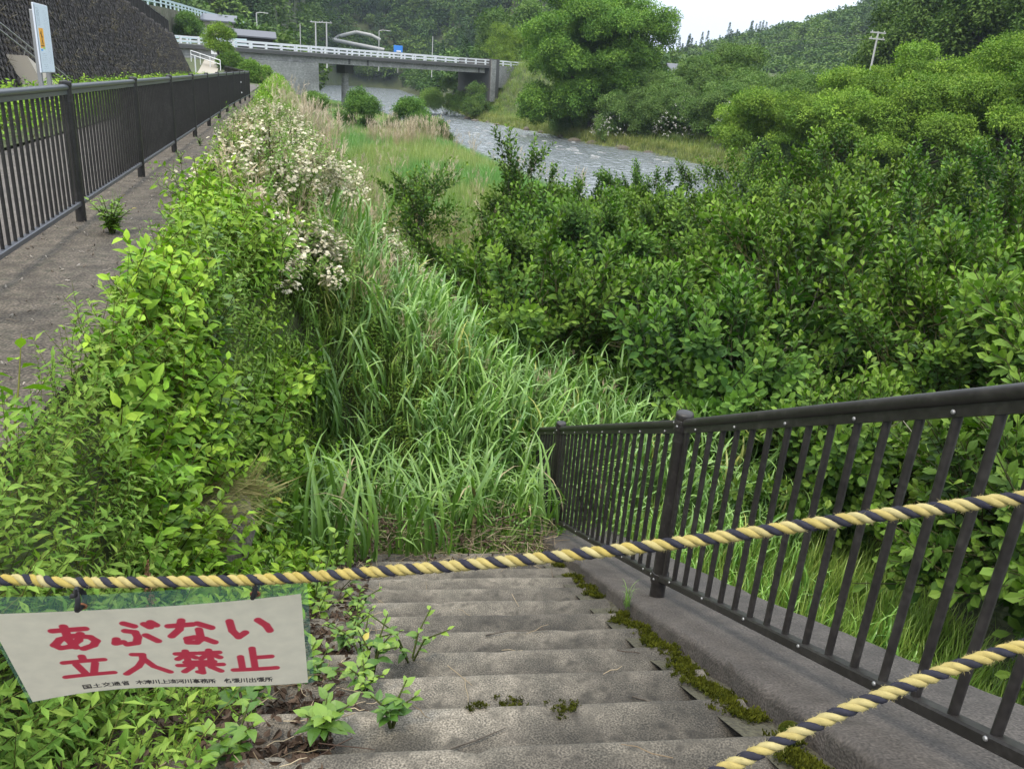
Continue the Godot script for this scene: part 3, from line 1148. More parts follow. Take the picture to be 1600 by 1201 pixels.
const GLYPH := {
	"あ": "22,22 78,20;44,8 42,60 48,88;66,38 58,62 38,84 22,86 14,74 28,54 54,44 80,52 88,68 80,84 60,95",
	"ぶ": "40,8 56,20;38,36 54,42 56,62 50,84 32,88;16,66 12,82 26,78;72,56 90,80;76,14 84,26;88,8 96,20",
	"な": "10,26 54,24;36,8 28,40 10,64;64,22 88,40;64,44 64,80 54,92 38,90 38,76 52,72 72,80 88,94",
	"い": "16,22 18,56 28,80 42,66;70,26 84,46 90,66",
	"立": "50,4 50,20;14,24 86,24;34,36 42,74;68,36 58,76;6,82 94,82",
	"入": "34,10 52,12 50,34 36,62 8,92;52,32 66,64 94,90",
	"禁": "8,14 46,14;27,4 27,42;26,18 8,36;28,18 44,32;54,14 92,14;73,4 73,42;72,18 54,36;74,18 92,34;22,50 78,50;6,63 94,63;50,63 50,96 42,92;30,72 14,90;70,72 88,90",
	"止": "50,6 50,88;52,42 86,42;24,36 24,88;6,88 94,88",
	"国": "12,10 12,92;12,10 88,10 88,92;12,90 88,90;28,28 72,28;32,50 68,50;26,74 74,74;50,28 50,74;62,56 68,66",
	"土": "22,40 78,40;50,10 50,88;8,88 92,88",
	"交": "50,4 50,18;8,22 92,22;34,30 18,48;66,30 82,48;68,46 44,74 14,92;32,50 60,78 90,92",
	"通": "12,14 22,24;8,42 22,42 20,72;6,88 20,74 50,88 94,88;40,12 80,12 62,24;40,30 40,76;40,30 84,30 84,74;40,46 84,46;40,60 84,60;62,30 62,74",
	"省": "50,4 50,26;30,12 18,26;70,10 84,22;76,26 40,36 12,44;30,44 30,94;30,44 76,44 76,94;30,60 76,60;30,76 76,76;30,92 76,92",
	"木": "8,32 92,32;50,6 50,94;48,34 10,76;52,34 90,76",
	"津": "10,14 22,22;6,38 18,46;8,90 24,62;34,20 84,20 84,44;28,32 94,32;34,44 84,44;36,58 86,58;28,74 94,74;60,8 60,94",
	"川": "20,12 18,60 8,90;50,14 50,80;82,8 82,94",
	"上": "50,8 50,88;50,42 84,42;8,88 92,88",
	"流": "10,14 22,22;6,38 18,46;8,90 24,62;34,20 94,20;62,6 62,20;56,24 44,42 84,38;74,30 88,46;44,54 40,90;62,54 62,88;80,52 80,86 94,84",
	"河": "10,14 22,22;6,38 18,46;8,90 24,62;32,16 94,16;82,16 82,92 70,88;42,38 42,68;42,38 64,38 64,68;42,66 64,66",
	"事": "10,16 90,16;26,28 26,42;26,28 74,28 74,42;26,42 74,42;20,54 80,54 80,80;6,66 94,66;20,80 80,80;50,6 50,94 40,90",
	"務": "8,14 42,14 28,30;8,40 44,40 36,52;26,40 26,90 18,86;24,46 8,68;62,6 48,28;58,16 90,16 50,48;60,22 92,48;50,60 88,60 82,92 72,88;66,50 60,74 44,94",
	"所": "10,16 46,16;14,32 14,60 6,90;14,32 44,32 44,56;14,56 44,56;86,10 58,20;58,20 58,60 48,92;58,46 94,46;78,46 78,94",
	"名": "44,6 16,42;38,18 78,18 12,60;34,34 48,46;34,56 34,94;34,56 84,56 84,94;34,92 84,92",
	"張": "8,14 38,14 38,32 12,32 10,54 38,54 36,88 24,86;52,8 52,52;52,10 88,10;52,24 84,24;52,38 84,38;44,52 94,52;54,52 54,90 68,84;84,58 68,70;64,54 92,92",
	"出": "50,6 50,90;20,20 20,44;20,44 80,44;80,20 80,44;12,58 12,90;12,90 88,90;88,58 88,92",
}


func stroke(im: Image, a: Vector2, b: Vector2, r: float, col: Color, ry := 0.0) -> void:
	ry = r if ry <= 0.0 else ry
	var lo := Vector2(minf(a.x, b.x) - r - 1, minf(a.y, b.y) - ry - 1)
	var hi := Vector2(maxf(a.x, b.x) + r + 1, maxf(a.y, b.y) + ry + 1)
	var k := Vector2(1.0 / r, 1.0 / ry)
	var pa := a * k
	var ab := (b - a) * k
	var l2 := maxf(ab.length_squared(), 1e-6)
	for y in range(maxi(0, int(lo.y)), mini(im.get_height(), int(hi.y) + 1)):
		for x in range(maxi(0, int(lo.x)), mini(im.get_width(), int(hi.x) + 1)):
			var p := Vector2(x + 0.5, y + 0.5) * k
			var q := clampf((p - pa).dot(ab) / l2, 0, 1)
			var d := p.distance_to(pa + ab * q)
			if d < 1.15:
				im.set_pixel(x, y, im.get_pixel(x, y).lerp(col, clampf((1.15 - d) / 0.3, 0, 1)))


func write(im: Image, text: String, from: Vector2, to: Vector2, size: Vector2, thick: Vector2, col: Color) -> void:
	# glyph centres run from «from» to «to»
	var m := text.length()
	for k in m:
		var ch := text[k]
		if not GLYPH.has(ch):
			continue
		var c := from.lerp(to, k / maxf(1.0, m - 1.0))
		for s in (GLYPH[ch] as String).split(";"):
			var prev := Vector2.INF
			for q in s.split(" "):
				var xy := q.split(",")
				var p := c + Vector2((xy[0].to_float() - 50) / 100.0 * size.x, (xy[1].to_float() - 50) / 100.0 * size.y)
				if prev != Vector2.INF:
					stroke(im, prev, p, thick.x, col, thick.y)
				prev = p


func build_ropes_and_sign() -> void:
	rope("tiger_rope", "yellow and black twisted rope stretched across the steps with the sign hung on it",
		[Vector3(-1.75, -0.46, -0.30), Vector3(-1.1, -0.50, -0.46), Vector3(-0.4918, -0.4966, -0.6665), Vector3(-0.4214, -0.4961, -0.6704), Vector3(-0.2448, -0.484, -0.680), Vector3(0.015, -0.420, -0.650), Vector3(0.154, -0.374, -0.625), Vector3(0.289, -0.328, -0.606), Vector3(0.426, -0.285, -0.589), Vector3(0.8, -0.17, -0.545), Vector3(1.3, -0.03, -0.49)], 0.0057)
	rope("tiger_rope", "yellow and black twisted rope slanting across the lower right corner in front of the railing",
		[Vector3(1.3, -0.19, -0.62), Vector3(0.8, -0.32, -0.59), Vector3(0.437, -0.402, -0.552), Vector3(0.308, -0.455, -0.532), Vector3(0.202, -0.511, -0.511), Vector3(-0.05, -0.66, -0.465), Vector3(-0.4, -0.9, -0.40)], 0.0057)
	# laminated paper sign
	var TL := Vector3(-0.4941, -0.4999, -0.6367)
	var TR := Vector3(-0.1987, -0.4959, -0.7043)
	var BL := Vector3(-0.5088, -0.6874, -0.7121)
	var ex := (TR - TL).normalized()
	var ey := (TL - BL).normalized()
	var ez := ex.cross(ey).normalized()
	var W := 0.303
	var H := 0.203
	var o := (TL + TR) * 0.5
	var t := thing("warning_sign", "laminated cream sign with red Japanese writing hung from the rope", "sign", o)
	t.transform = Transform3D(Basis(ex, ey, ez), o)
	var bowed := func(x: float, y: float) -> Vector3:
		# the sheet sags a little between the ties and its lower edge curls
		return Vector3(x, y + 0.010 * (1.0 - pow(x / 0.15, 2.0)) * -0.9 + 0.004, 0.010 * pow(x / 0.15, 2.0) * (-y / H) - 0.006 * sin(x * 16.0) * (y / H))
	var im := Image.create(1024, 640, false, Image.FORMAT_RGB8)
	var pn := noise_img(512, 0.01, 4, 77)
	for y in 640:
		for x in 1024:
			var g := 0.97 + 0.06 * (pn[(y % 512) * 512 + (x % 512)] / 255.0 - 0.5)
			im.set_pixel(x, y, Color(0.90 * g, 0.87 * g, 0.79 * g))
	var red := Color(0.76, 0.19, 0.29)
	write(im, "あぶない", Vector2(222, 190), Vector2(826, 190), Vector2(186, 200), Vector2(14.5, 16.5), red)
	write(im, "立入禁止", Vector2(222, 428), Vector2(826, 428), Vector2(184, 196), Vector2(13.5, 14.5), red)
	var ink := Color(0.17, 0.16, 0.17)
	write(im, "国土交通省", Vector2(192, 590), Vector2(328, 590), Vector2(33, 40), Vector2(2.2, 2.4), ink)
	write(im, "木津川上流河川事務所", Vector2(380, 590), Vector2(652, 590), Vector2(31, 40), Vector2(2.2, 2.4), ink)
	write(im, "名張川出張所", Vector2(712, 590), Vector2(872, 590), Vector2(32, 40), Vector2(2.2, 2.4), ink)
	var pm := std(Color.WHITE, 0.45, 0.0, "printed paper")
	pm.albedo_texture = ImageTexture.create_from_image(im)
	pm.cull_mode = BaseMaterial3D.CULL_DISABLED
	var sheet := func(x0: float, x1: float, y0: float, y1: float, z: float) -> ArrayMesh:
		var b := MB.new()
		var nx := 14
		var ny := 8
		for j in ny + 1:
			for k in nx + 1:
				var p: Vector3 = bowed.call(lerpf(x0, x1, float(k) / nx), lerpf(y0, y1, float(j) / ny))
				b.vert(p + Vector3(0, 0, z), Vector3(0, 0, 1), Color.WHITE, Vector2(float(k) / nx, float(j) / ny))
		for j in ny:
			for k in nx:
				var a := j * (nx + 1) + k
				b.tri(a, a + nx + 1, a + nx + 2)
				b.tri(a, a + nx + 2, a + 1)
		return b.mesh()
	obj("paper", sheet.call(-W * 0.5 - 0.004, W * 0.5 - 0.007, -0.027, -H + 0.003, 0.0), pm, t)
	var lam := std(Color(0.42, 0.62, 0.56, 0.34), 0.3, 0.0, "laminate film")
	lam.transparency = BaseMaterial3D.TRANSPARENCY_ALPHA
	lam.cull_mode = BaseMaterial3D.CULL_DISABLED
	obj("laminate", sheet.call(-W * 0.5 - 0.008, W * 0.5, 0.0, -H, -0.0012), lam, t)
	# black cords through the rusty holes
	for x in [-0.0685, 0.0985]:
		var c: Vector3 = bowed.call(x, -0.017)
		var ring := MB.new()
		var pts := []
		var rad := []
		for k in 13:
			var a := TAU * k / 12.0
			pts.append(c + Vector3(cos(a) * 0.0045, sin(a) * 0.0045, 0.001))
			rad.append(0.0011)
		ring.tube(pts, rad, 6)
		obj("eyelet", ring.mesh(), M.rust, t)
		var cord := MB.new()
		pts = []
		rad = []
		var top := c + Vector3(0.0, 0.024, -0.001)
		for k in 17:
			var a := TAU * k / 16.0
			pts.append((c + top) * 0.5 + Vector3(0.002 * sin(a * 2.0), cos(a) * (top.y - c.y) * 0.5 - 0.002, sin(a) * 0.0095))
			rad.append(0.0027)
		cord.tube(pts, rad, 7)
		cord.tube([top + Vector3(-0.001, 0.004, 0.008), top + Vector3(0.004, 0.009, 0.011), top + Vector3(0.005, 0.016, 0.008)], [0.0028, 0.002, 0.0012], 6)
		obj("cord", cord.mesh(), std(lin(0.012, 0.012, 0.014), 0.7, 0.0, "black cord"), t)


func build_board() -> void:
	# notice board on the riverside railing
	var t := thing("notice_board", "white notice board with a yellow warning picture standing above the left railing", "sign")
	var a := Vector3(-3.60, -0.175, -6.17)
	var dirw := FW
	var W := 0.37
	var H := 0.47
	var bs := Basis(dirw, Vector3.UP, dirw.cross(Vector3.UP))
	var ctr := a + dirw * (W * 0.5 + 0.02) + Vector3(0, H * 0.5 + 0.02, 0)
	var b := MB.new()
	b.box(Vector3.ZERO, Vector3(W, H, 0.012), Basis(), Color.WHITE, 0.002)
	obj("panel", b.mesh(), M.board, t, Transform3D(bs, ctr))
	var im := Image.create(384, 512, false, Image.FORMAT_RGB8)
	im.fill(Color(0.80, 0.84, 0.89))
	var grey := Color(0.42, 0.46, 0.52)
	for row in 5:   # lines of small print, too small to read in the photograph
		for k in 17:
			if rng.randf() < 0.85:
				for e in 3:
					var p := Vector2(40 + row * 16, 30 + k * 8)
					stroke(im, p + Vector2(rnd(-5, 5), rnd(-3, 3)), p + Vector2(rnd(-5, 5), rnd(-3, 3)), 1.1, grey)
	for row in 8:
		for k in 46:
			if rng.randf() < 0.8:
				var p := Vector2(220 + row * 18, 40 + k * 9)
				stroke(im, p + Vector2(rnd(-4, 4), rnd(-3, 3)), p + Vector2(rnd(-4, 4), rnd(-3, 3)), 1.1, grey)
	im.fill_rect(Rect2i(42, 178, 130, 152), Color(0.93, 0.66, 0.2))
	var man := Color(0.22, 0.13, 0.05)
	stroke(im, Vector2(104, 208), Vector2(104, 208), 11, man)
	for q in [[104, 224, 108, 262, 9], [104, 228, 78, 216, 5], [104, 230, 132, 246, 5], [108, 262, 88, 300, 7], [108, 262, 132, 296, 7], [60, 312, 150, 312, 4]]:
		stroke(im, Vector2(q[0], q[1]), Vector2(q[2], q[3]), q[4], man)
	im.fill_rect(Rect2i(42, 336, 60, 14), Color(0.35, 0.62, 0.85))
	im.fill_rect(Rect2i(112, 320, 60, 18), Color(0.62, 0.78, 0.45))
	for row in 9:
		for k in 14:
			if rng.randf() < 0.8:
				var p := Vector2(60 + k * 10, 372 + row * 14)
				stroke(im, p + Vector2(rnd(-4, 4), rnd(-3, 3)), p + Vector2(rnd(-4, 4), rnd(-3, 3)), 1.3, grey)
	var pm := std(Color.WHITE, 0.5, 0.0, "printed board")
	pm.albedo_texture = ImageTexture.create_from_image(im)
	var f := MB.new()
	f.quad(Vector3(-W * 0.5 + 0.006, -H * 0.5 + 0.006, 0.009), Vector3(W * 0.5 - 0.006, -H * 0.5 + 0.006, 0.009), Vector3(W * 0.5 - 0.006, H * 0.5 - 0.006, 0.009), Vector3(-W * 0.5 + 0.006, H * 0.5 - 0.006, 0.009))
	obj("print", f.mesh(), pm, t, Transform3D(bs, ctr))
	for x in [-0.12, 0.12]:
		var m := MB.new()
		m.box(ctr + bs * Vector3(x, -0.12, -0.025), Vector3(0.03, 0.62, 0.03), bs, Color.WHITE, 0.003)
		obj("upright", m.mesh(), M.steel, t)


# ------------------------------------------------------------------ the bridge and what stands round it
func build_bridge() -> void:
	var t := thing("road_bridge", "concrete girder road bridge with white railings crossing the river upstream", "bridge")
	var bd := Vector3(0.635, 0.0, -0.772)
	var bn := Vector3(0.772, 0.0, 0.635)
	var ax := (bd + Vector3(0, 0.0162, 0)).normalized()
	var bs := Basis(ax, bn.cross(ax) * -1.0, bn)
	var on := func(s: float, y: float, out: float) -> Vector3:
		var p := Vector3(-28.73, 2.45 + 0.0162 * s + y, -92.65) + bd * s + bn * out
		return p
	var part := func(called: String, s0: float, s1: float, y0: float, y1: float, o0: float, o1: float, m: Material, bev := 0.0) -> void:
		var b := MB.new()
		b.box(on.call((s0 + s1) * 0.5, (y0 + y1) * 0.5, (o0 + o1) * 0.5), Vector3(s1 - s0, y1 - y0, o1 - o0), bs, Color.WHITE, bev)
		obj(called, b.mesh(), m, t)
	part.call("deck", -22.0, 35.2, -1.12, -0.78, -6.0, 0.12, M.slab)
	part.call("kerb", -22.0, 35.2, -0.80, -0.70, -0.25, 0.06, M.pale)
	for o in [[-0.75, -0.3], [-2.6, -2.15], [-4.0, -3.55], [-5.6, -5.15]]:
		part.call("girder", -22.0, 34.6, -1.78, -1.11, o[0], o[1], M.pale)
	for s in [11.0, 13.8, 33.4]:
		part.call("diaphragm", s - 0.12, s + 0.12, -1.72, -1.13, -5.2, -0.24, M.slab)
	# railing, near side and far side
	for side in [[-0.1, 0.02], [-5.95, -5.83]]:
		part.call("rail", -22.0, 35.1, -0.13, 0.0, side[0], side[1], M.white)
		part.call("rail", -22.0, 35.1, -0.48, -0.37, side[0] + 0.02, side[1] - 0.02, M.white)
		var s := -21.6
		while s < 35.2:
			part.call("rail_post", s - 0.1, s + 0.1, -0.78, -0.01, side[0] - 0.02, side[1] + 0.02, M.white)
			s += 1.93
	# pier
	var c := MB.new()
	var pc: Vector3 = on.call(12.4, 0.0, -2.9)
	for o in [0.0]:
		c.tube([pc + bn * o + Vector3(0, -8.0, 0), pc + bn * o + Vector3(0, -2.6, 0)], [0.46, 0.42], 14)
	obj("pier", c.mesh(), M.pale, t)
	part.call("pier_cap", 11.75, 13.05, -2.75, -1.79, -3.7, -2.1, M.slab)
	# left abutment wall, right abutment pillar and wing
	part.call("abutment", -14.0, 6.3, -5.2, -1.80, -5.9, 0.16, M.pale)
	part.call("abutment", 35.2, 37.0, -5.5, 0.12, -6.0, 0.3, M.slab)
	part.call("pillar_face", 35.25, 36.2, -5.5, 0.0, 0.3, 0.42, M.pale)
	part.call("wing_wall", 37.0, 42.5, -3.6, -0.68, -5.9, 0.1, M.pale)
	for y in [[-0.18, 0.0], [-0.5, -0.36]]:
		part.call("rail", 37.0, 43.5, y[0], y[1], -0.12, 0.0, M.white)
	for k in 4:
		part.call("rail_post", 38.0 + k * 1.7, 38.2 + k * 1.7, -0.68, -0.01, -0.14, 0.02, M.white)
	part.call("approach", 37.0, 75.0, -2.2, -0.69, -5.9, -0.14, M.slab)
	part.call("approach", -60.0, -22.0, -2.5, -0.79, -6.0, 0.1, M.slab)


func pole(label: String, x: float, z: float, y0: float, y1: float, r: float, arms: int, m: Material, lamp := false) -> void:
	var t := thing("street_lamp" if lamp else "utility_pole", label, "lamp" if lamp else "pole", Vector3(x, y0 - 3.0, z))
	var b := MB.new()
	b.tube([Vector3.ZERO, Vector3(0, y1 - y0 + 3.0, 0)], [r, r * 0.7], 8)
	obj("shaft", b.mesh(), m, t)
	for k in arms:
		var c := MB.new()
		c.box(Vector3(0, y1 - y0 + 2.9 - k * 0.55, 0), Vector3(1.6, 0.12, 0.12), Basis(Vector3.UP, 0.2))
		obj("crossarm", c.mesh(), m, t)
		for e in [-0.6, 0.6]:
			var i := MB.new()
			i.lathe(Vector3(e, y1 - y0 + 2.96 - k * 0.55, e * -0.12), [[0.04, 0.0], [0.05, 0.06], [0.03, 0.14], [0.0, 0.15]], 8)
			obj("insulator", i.mesh(), M.pole, t)
	if lamp:
		var c := MB.new()
		c.tube([Vector3(0, y1 - y0 + 3.0, 0), Vector3(0.5, y1 - y0 + 3.15, 0), Vector3(1.3, y1 - y0 + 3.15, 0)], [r * 0.7, r * 0.6, r * 0.5], 6)
		c.box(Vector3(1.5, y1 - y0 + 3.12, 0), Vector3(0.6, 0.12, 0.25))
		obj("arm", c.mesh(), m, t)


func house(label: String, x: float, z: float, y: float, sx: float, sz: float, h: float, turn: float, wall_m: Material, roof_m: Material, wins: int, over := 0.5) -> void:
	var t := thing("house", label, "house", Vector3(x, y, z), "", turn)
	var b := MB.new()
	b.box(Vector3(0, h * 0.5 - 0.75, 0), Vector3(sx, h + 1.5, sz))
	obj("wall", b.mesh(), wall_m, t)
	var r := MB.new()
	var rise := sz * 0.24
	for sg in [-1.0, 1.0]:
		var e0 := Vector3(-sx * 0.5 - over, h - 0.1, sg * (sz * 0.5 + over))
		var e1 := Vector3(sx * 0.5 + over, h - 0.1, sg * (sz * 0.5 + over))
		var g0 := Vector3(-sx * 0.5 - over, h + rise, 0)
		var g1 := Vector3(sx * 0.5 + over, h + rise, 0)
		var th := Vector3(0, 0.18, 0)
		if sg > 0:
			r.quad(e0 + th, e1 + th, g1 + th, g0 + th)
			r.quad(e0, e1, e1 + th, e0 + th)
		else:
			r.quad(e1 + th, e0 + th, g0 + th, g1 + th)
			r.quad(e1, e0, e0 + th, e1 + th)
		r.quad(e0, g0, g1, e1)
	obj("roof", r.mesh(), roof_m, t)
	var ga := MB.new()
	for sg in [-1.0, 1.0]:
		var gx: float = sg * (sx * 0.5 - 0.003)
		ga.quad(Vector3(gx, h, -sz * 0.5), Vector3(gx, h, sz * 0.5), Vector3(gx, h + rise, 0), Vector3(gx, h + rise, 0))
	obj("gable", ga.mesh(), wall_m, t)
	for k in wins:
		var wm := MB.new()
		var wx := lerpf(-sx * 0.5, sx * 0.5, (k + 0.5) / wins)
		wm.box(Vector3(wx, h * 0.55, sz * 0.5), Vector3(sx / wins * 0.55, h * 0.34, 0.08))
		var f := obj("window", wm.mesh(), M.dark, t)
		var fm := MB.new()
		fm.box(Vector3(wx, h * 0.55 - h * 0.2, sz * 0.5 + 0.02), Vector3(sx / wins * 0.62, 0.1, 0.12))
		obj("sill", fm.mesh(), M.white, f)


func guard(called: String, label: String, pts: Array, m: Material, below: float, step: float) -> void:
	var t := thing(called, label, "guardrail")
	for k in pts.size() - 1:
		var a: Vector3 = pts[k]
		var c: Vector3 = pts[k + 1]
		var d := (c - a).normalized()
		var side := d.cross(Vector3.UP).normalized()
		for y in [0.0, -0.4]:
			var b := MB.new()
			b.box((a + c) * 0.5 + Vector3(0, y, 0), Vector3(0.1, 0.24 if y == 0.0 else 0.14, a.distance_to(c)), Basis(side, side.cross(d), -d))
			obj("beam", b.mesh(), m, t)
		var n := int(a.distance_to(c) / step)
		for j in n:
			var p := a.lerp(c, (j + 0.5) / n)
			var b := MB.new()
			b.box(p + Vector3(0, -0.35, 0), Vector3(0.14, 0.95, 0.14))
			obj("post", b.mesh(), m, t)
	if below > 0.0:
		var wb := MB.new()
		for k in pts.size() - 1:
			var a: Vector3 = pts[k] - Vector3(0, 0.8, 0)
			var c: Vector3 = pts[k + 1] - Vector3(0, 0.8, 0)
			var back := Vector3(-6, 0, 0)
			wb.quad(a - Vector3(0, below, 0), c - Vector3(0, below, 0), c, a)
			wb.quad(a, c, c + back, a + back)
		var w := obj("road_embankment", wb.mesh(), M.soil_wall)
		tag(w, "earth and concrete embankment under the sloping road at upper left", "embankment")


func build_far_things() -> void:
	guard("sloping_guardrail", "pale blue guardrail of the road climbing the hillside at upper left", [Vector3(-40.4, 5.9, -86.0), Vector3(-43.4, 6.4, -101.0), Vector3(-50.6, 7.15, -131.0), Vector3(-59.2, 8.0, -180.5)], M.aqua, 5.5, 2.6)
	guard("roadside_guardrail", "short white guardrail by the road among the bushes at right", [Vector3(23.6, 0.15, -76.4), Vector3(26.4, 0.72, -75.6)], M.white, 0.0, 1.2)
	guard("approach_guardrail", "pale blue guardrail along the road at the left end of the bridge", [Vector3(-46.5, 2.35, -81.5), Vector3(-38.0, 2.1, -85.6), Vector3(-30.6, 2.46, -91.0)], M.aqua, 0.0, 1.9)
	house("low shed with pale grey roof and red brown lower wall beyond the stone wall", -46.6, -114.0, 1.9, 4.6, 3.0, 1.5, 0.5, M.brick, M.roof_pale, 3)
	house("long dark open fronted shed with grey roof left of the bridge", -40.8, -124.0, 2.6, 5.4, 3.2, 1.2, 0.35, M.dark, M.roof, 4)
	house("small cream house partly hidden behind the young tree", -48.0, -131.0, 3.6, 4.2, 3.6, 2.2, 0.2, M.cream, M.roof_pale, 2)
	house("white house with blue grey roof peeping out right of the big tree", 20.2, -116.5, -0.2, 4.2, 3.6, 3.3, 0.1, M.white, M.roof, 2)
	house("low grey roofed house among the trees at right", 32.2, -99.0, -0.3, 4.2, 3.2, 2.1, -0.3, M.cream, M.roof_pale, 2)
	house("second grey roofed house a little higher among the trees at right", 36.0, -104.0, 0.6, 4.0, 3.2, 2.3, -0.2, M.white, M.roof, 2)
	pole("pale street lamp post beside the sheds left of the bridge", -43.1, -133.2, 3.8, 7.5, 0.13, 0, M.pole, true)
	pole("utility pole behind the bridge left of the pier", -32.2, -126.0, 3.4, 6.6, 0.14, 1, M.pole)
	pole("second utility pole close beside the first behind the bridge", -30.9, -127.2, 3.4, 6.7, 0.14, 1, M.pole)
	pole("slim street lamp beyond the bridge above the pier", -25.1, -137.7, 3.6, 6.5, 0.09, 0, M.pole, true)
	pole("slim pole beyond the bridge right of the blue sign", -16.1, -134.0, 3.2, 6.1, 0.08, 0, M.pole)
	pole("slim pole left of the two utility poles behind the bridge", -34.6, -126.5, 3.2, 6.2, 0.08, 0, M.pole)
	pole("utility pole with two crossarms rising above the trees at right", 32.4, -84.0, 1.0, 7.1, 0.13, 2, M.pole)
	var wl := thing("power_line", "thin power lines running left from the utility pole at right", "power line")
	for k in 2:
		var b := MB.new()
		var pts := []
		var rad := []
		for j in 13:
			var q := j / 12.0
			pts.append(Vector3(31.8, 6.98 - k * 0.55, -84.0).lerp(Vector3(8.0, 6.6 - k * 0.55, -132.0), q) - Vector3(0, 1.6 * q * (1.0 - q) * 2.0, 0))
			rad.append(0.018)
		b.tube(pts, rad, 4, Color.WHITE, false)
		obj("wire", b.mesh(), M.rail, wl)
	var bs := thing("blue_road_sign", "blue rectangular road sign beyond the white bridge railing", "sign", Vector3(-22.1, 0.5, -138.2))
	var m := MB.new()
	m.box(Vector3(0, 3.6, 0), Vector3(1.4, 1.0, 0.06), Basis(Vector3.UP, 0.15))
	obj("panel", m.mesh(), M.blue, bs)
	m = MB.new()
	m.box(Vector3(0.1, 3.25, 0.05), Vector3(0.7, 0.2, 0.05), Basis(Vector3.UP, 0.15))
	obj("white_field", m.mesh(), M.white, bs)
	m = MB.new()
	m.tube([Vector3(0, 0, -0.06), Vector3(0, 4.1, -0.06)], [0.05, 0.05], 6)
	obj("post", m.mesh(), M.pole, bs)
	# pale beams holding the cut slope behind the bridge
	var cs := thing("slope_frame", "pale concrete beams in an arch holding the cut hillside behind the bridge", "slope frame")
	for seg in BEAMS:
		for k in seg.size() - 1:
			m = MB.new()
			m.tube([seg[k], seg[k + 1]], [0.75, 0.75], 6)
			obj("beam", m.mesh(), M.pole, cs)
	# teal frame by the far bank bushes
	var tf := thing("teal_frame", "small teal metal frame standing among the bushes on the far bank", "frame", Vector3(15.2, 0.0, -86.7))
	for q in [[0.0, 0.75, 1.8, 0.1], [0.0, 0.35, 1.8, 0.08]]:
		m = MB.new()
		m.box(Vector3(q[0], q[1], 0), Vector3(q[2], q[3], 0.5))
		obj("bar", m.mesh(), M.teal, tf)
	for x in [-0.8, 0.0, 0.8]:
		m = MB.new()
		m.box(Vector3(x, -0.3, 0), Vector3(0.09, 2.0, 0.09))
		obj("leg", m.mesh(), M.teal, tf)
	# small signs and posts on the left
	var st := thing("small_white_sign", "small white sign on a post below the bridge approach at left", "sign", Vector3(-31.5, 0.0, -84.0))
	m = MB.new()
	m.box(Vector3(0, 1.15, 0), Vector3(0.55, 0.75, 0.05), Basis(Vector3.UP, 0.3), Color.WHITE, 0.01)
	obj("panel", m.mesh(), M.white, st)
	m = MB.new()
	m.tube([Vector3(0, -1.0, -0.05), Vector3(0, 1.4, -0.05)], [0.03, 0.03], 6)
	obj("post", m.mesh(), M.pole, st)
	var wp := thing("marker_post", "thin pale marker post at the end of the stone wall", "post", Vector3(-24.4, -1.4, -61.3))
	m = MB.new()
	m.tube([Vector3.ZERO, Vector3(0, 1.68, 0)], [0.05, 0.05], 8)
	obj("shaft", m.mesh(), M.white, wp)
	m = MB.new()
	m.lathe(Vector3(0, 1.68, 0), [[0.05, 0.0], [0.04, 0.03], [0.0, 0.04]], 8)
	obj("cap", m.mesh(), M.aqua, wp)
	var fr := thing("footpath_handrail", "thin white handrail descending beside the far footpath at left", "handrail")
	for y in [0.0, -0.35]:
		m = MB.new()
		m.tube([Vector3(-33.0, 0.95 + y, -82.0), Vector3(-28.0, 0.25 + y, -76.0)], [0.035, 0.035], 6)
		obj("bar", m.mesh(), M.white, fr)
	for k in 4:
		var p := Vector3(-33.0, 0.95, -82.0).lerp(Vector3(-28.0, 0.25, -76.0), k / 3.0)
		m = MB.new()
		m.tube([p - Vector3(0, 1.3, 0), p], [0.035, 0.035], 6)
		obj("post", m.mesh(), M.white, fr)
	# pale foam where the river breaks
	var fi := Inst.new()
	for k in 330:
		var w := rnd(48, 78) if k < 200 else rnd(78, 150)
		var u := lerpf(bank_near(w) + 2.0, bank_far(w) - 1.0, rng.randf())
		if wob.get_noise_2d(u * 22.0, w * 6.0) < 0.16:
			continue
		fi.add(at(u, w, WATER_Y + 0.06), Vector3.UP, atan2(-FW.x, -FW.z) + PI * 0.5 + rnd(-0.35, 0.35), Vector3(rnd(0.01, 0.028), 0.4, rnd(0.08, 0.4)), Color.WHITE * rnd(0.25, 0.6))
	var fm := MB.new()
	fm.lathe(Vector3.ZERO, [[1.0, -0.06], [0.7, 0.03], [0.3, 0.06], [0.0, 0.07]], 9)
	tag(scatter("river_foam", fm.mesh(), M.petal, fi), "white flecks of foam on the rippled river", "foam")


# ------------------------------------------------------------------ leaves and other small shapes
var L := {}


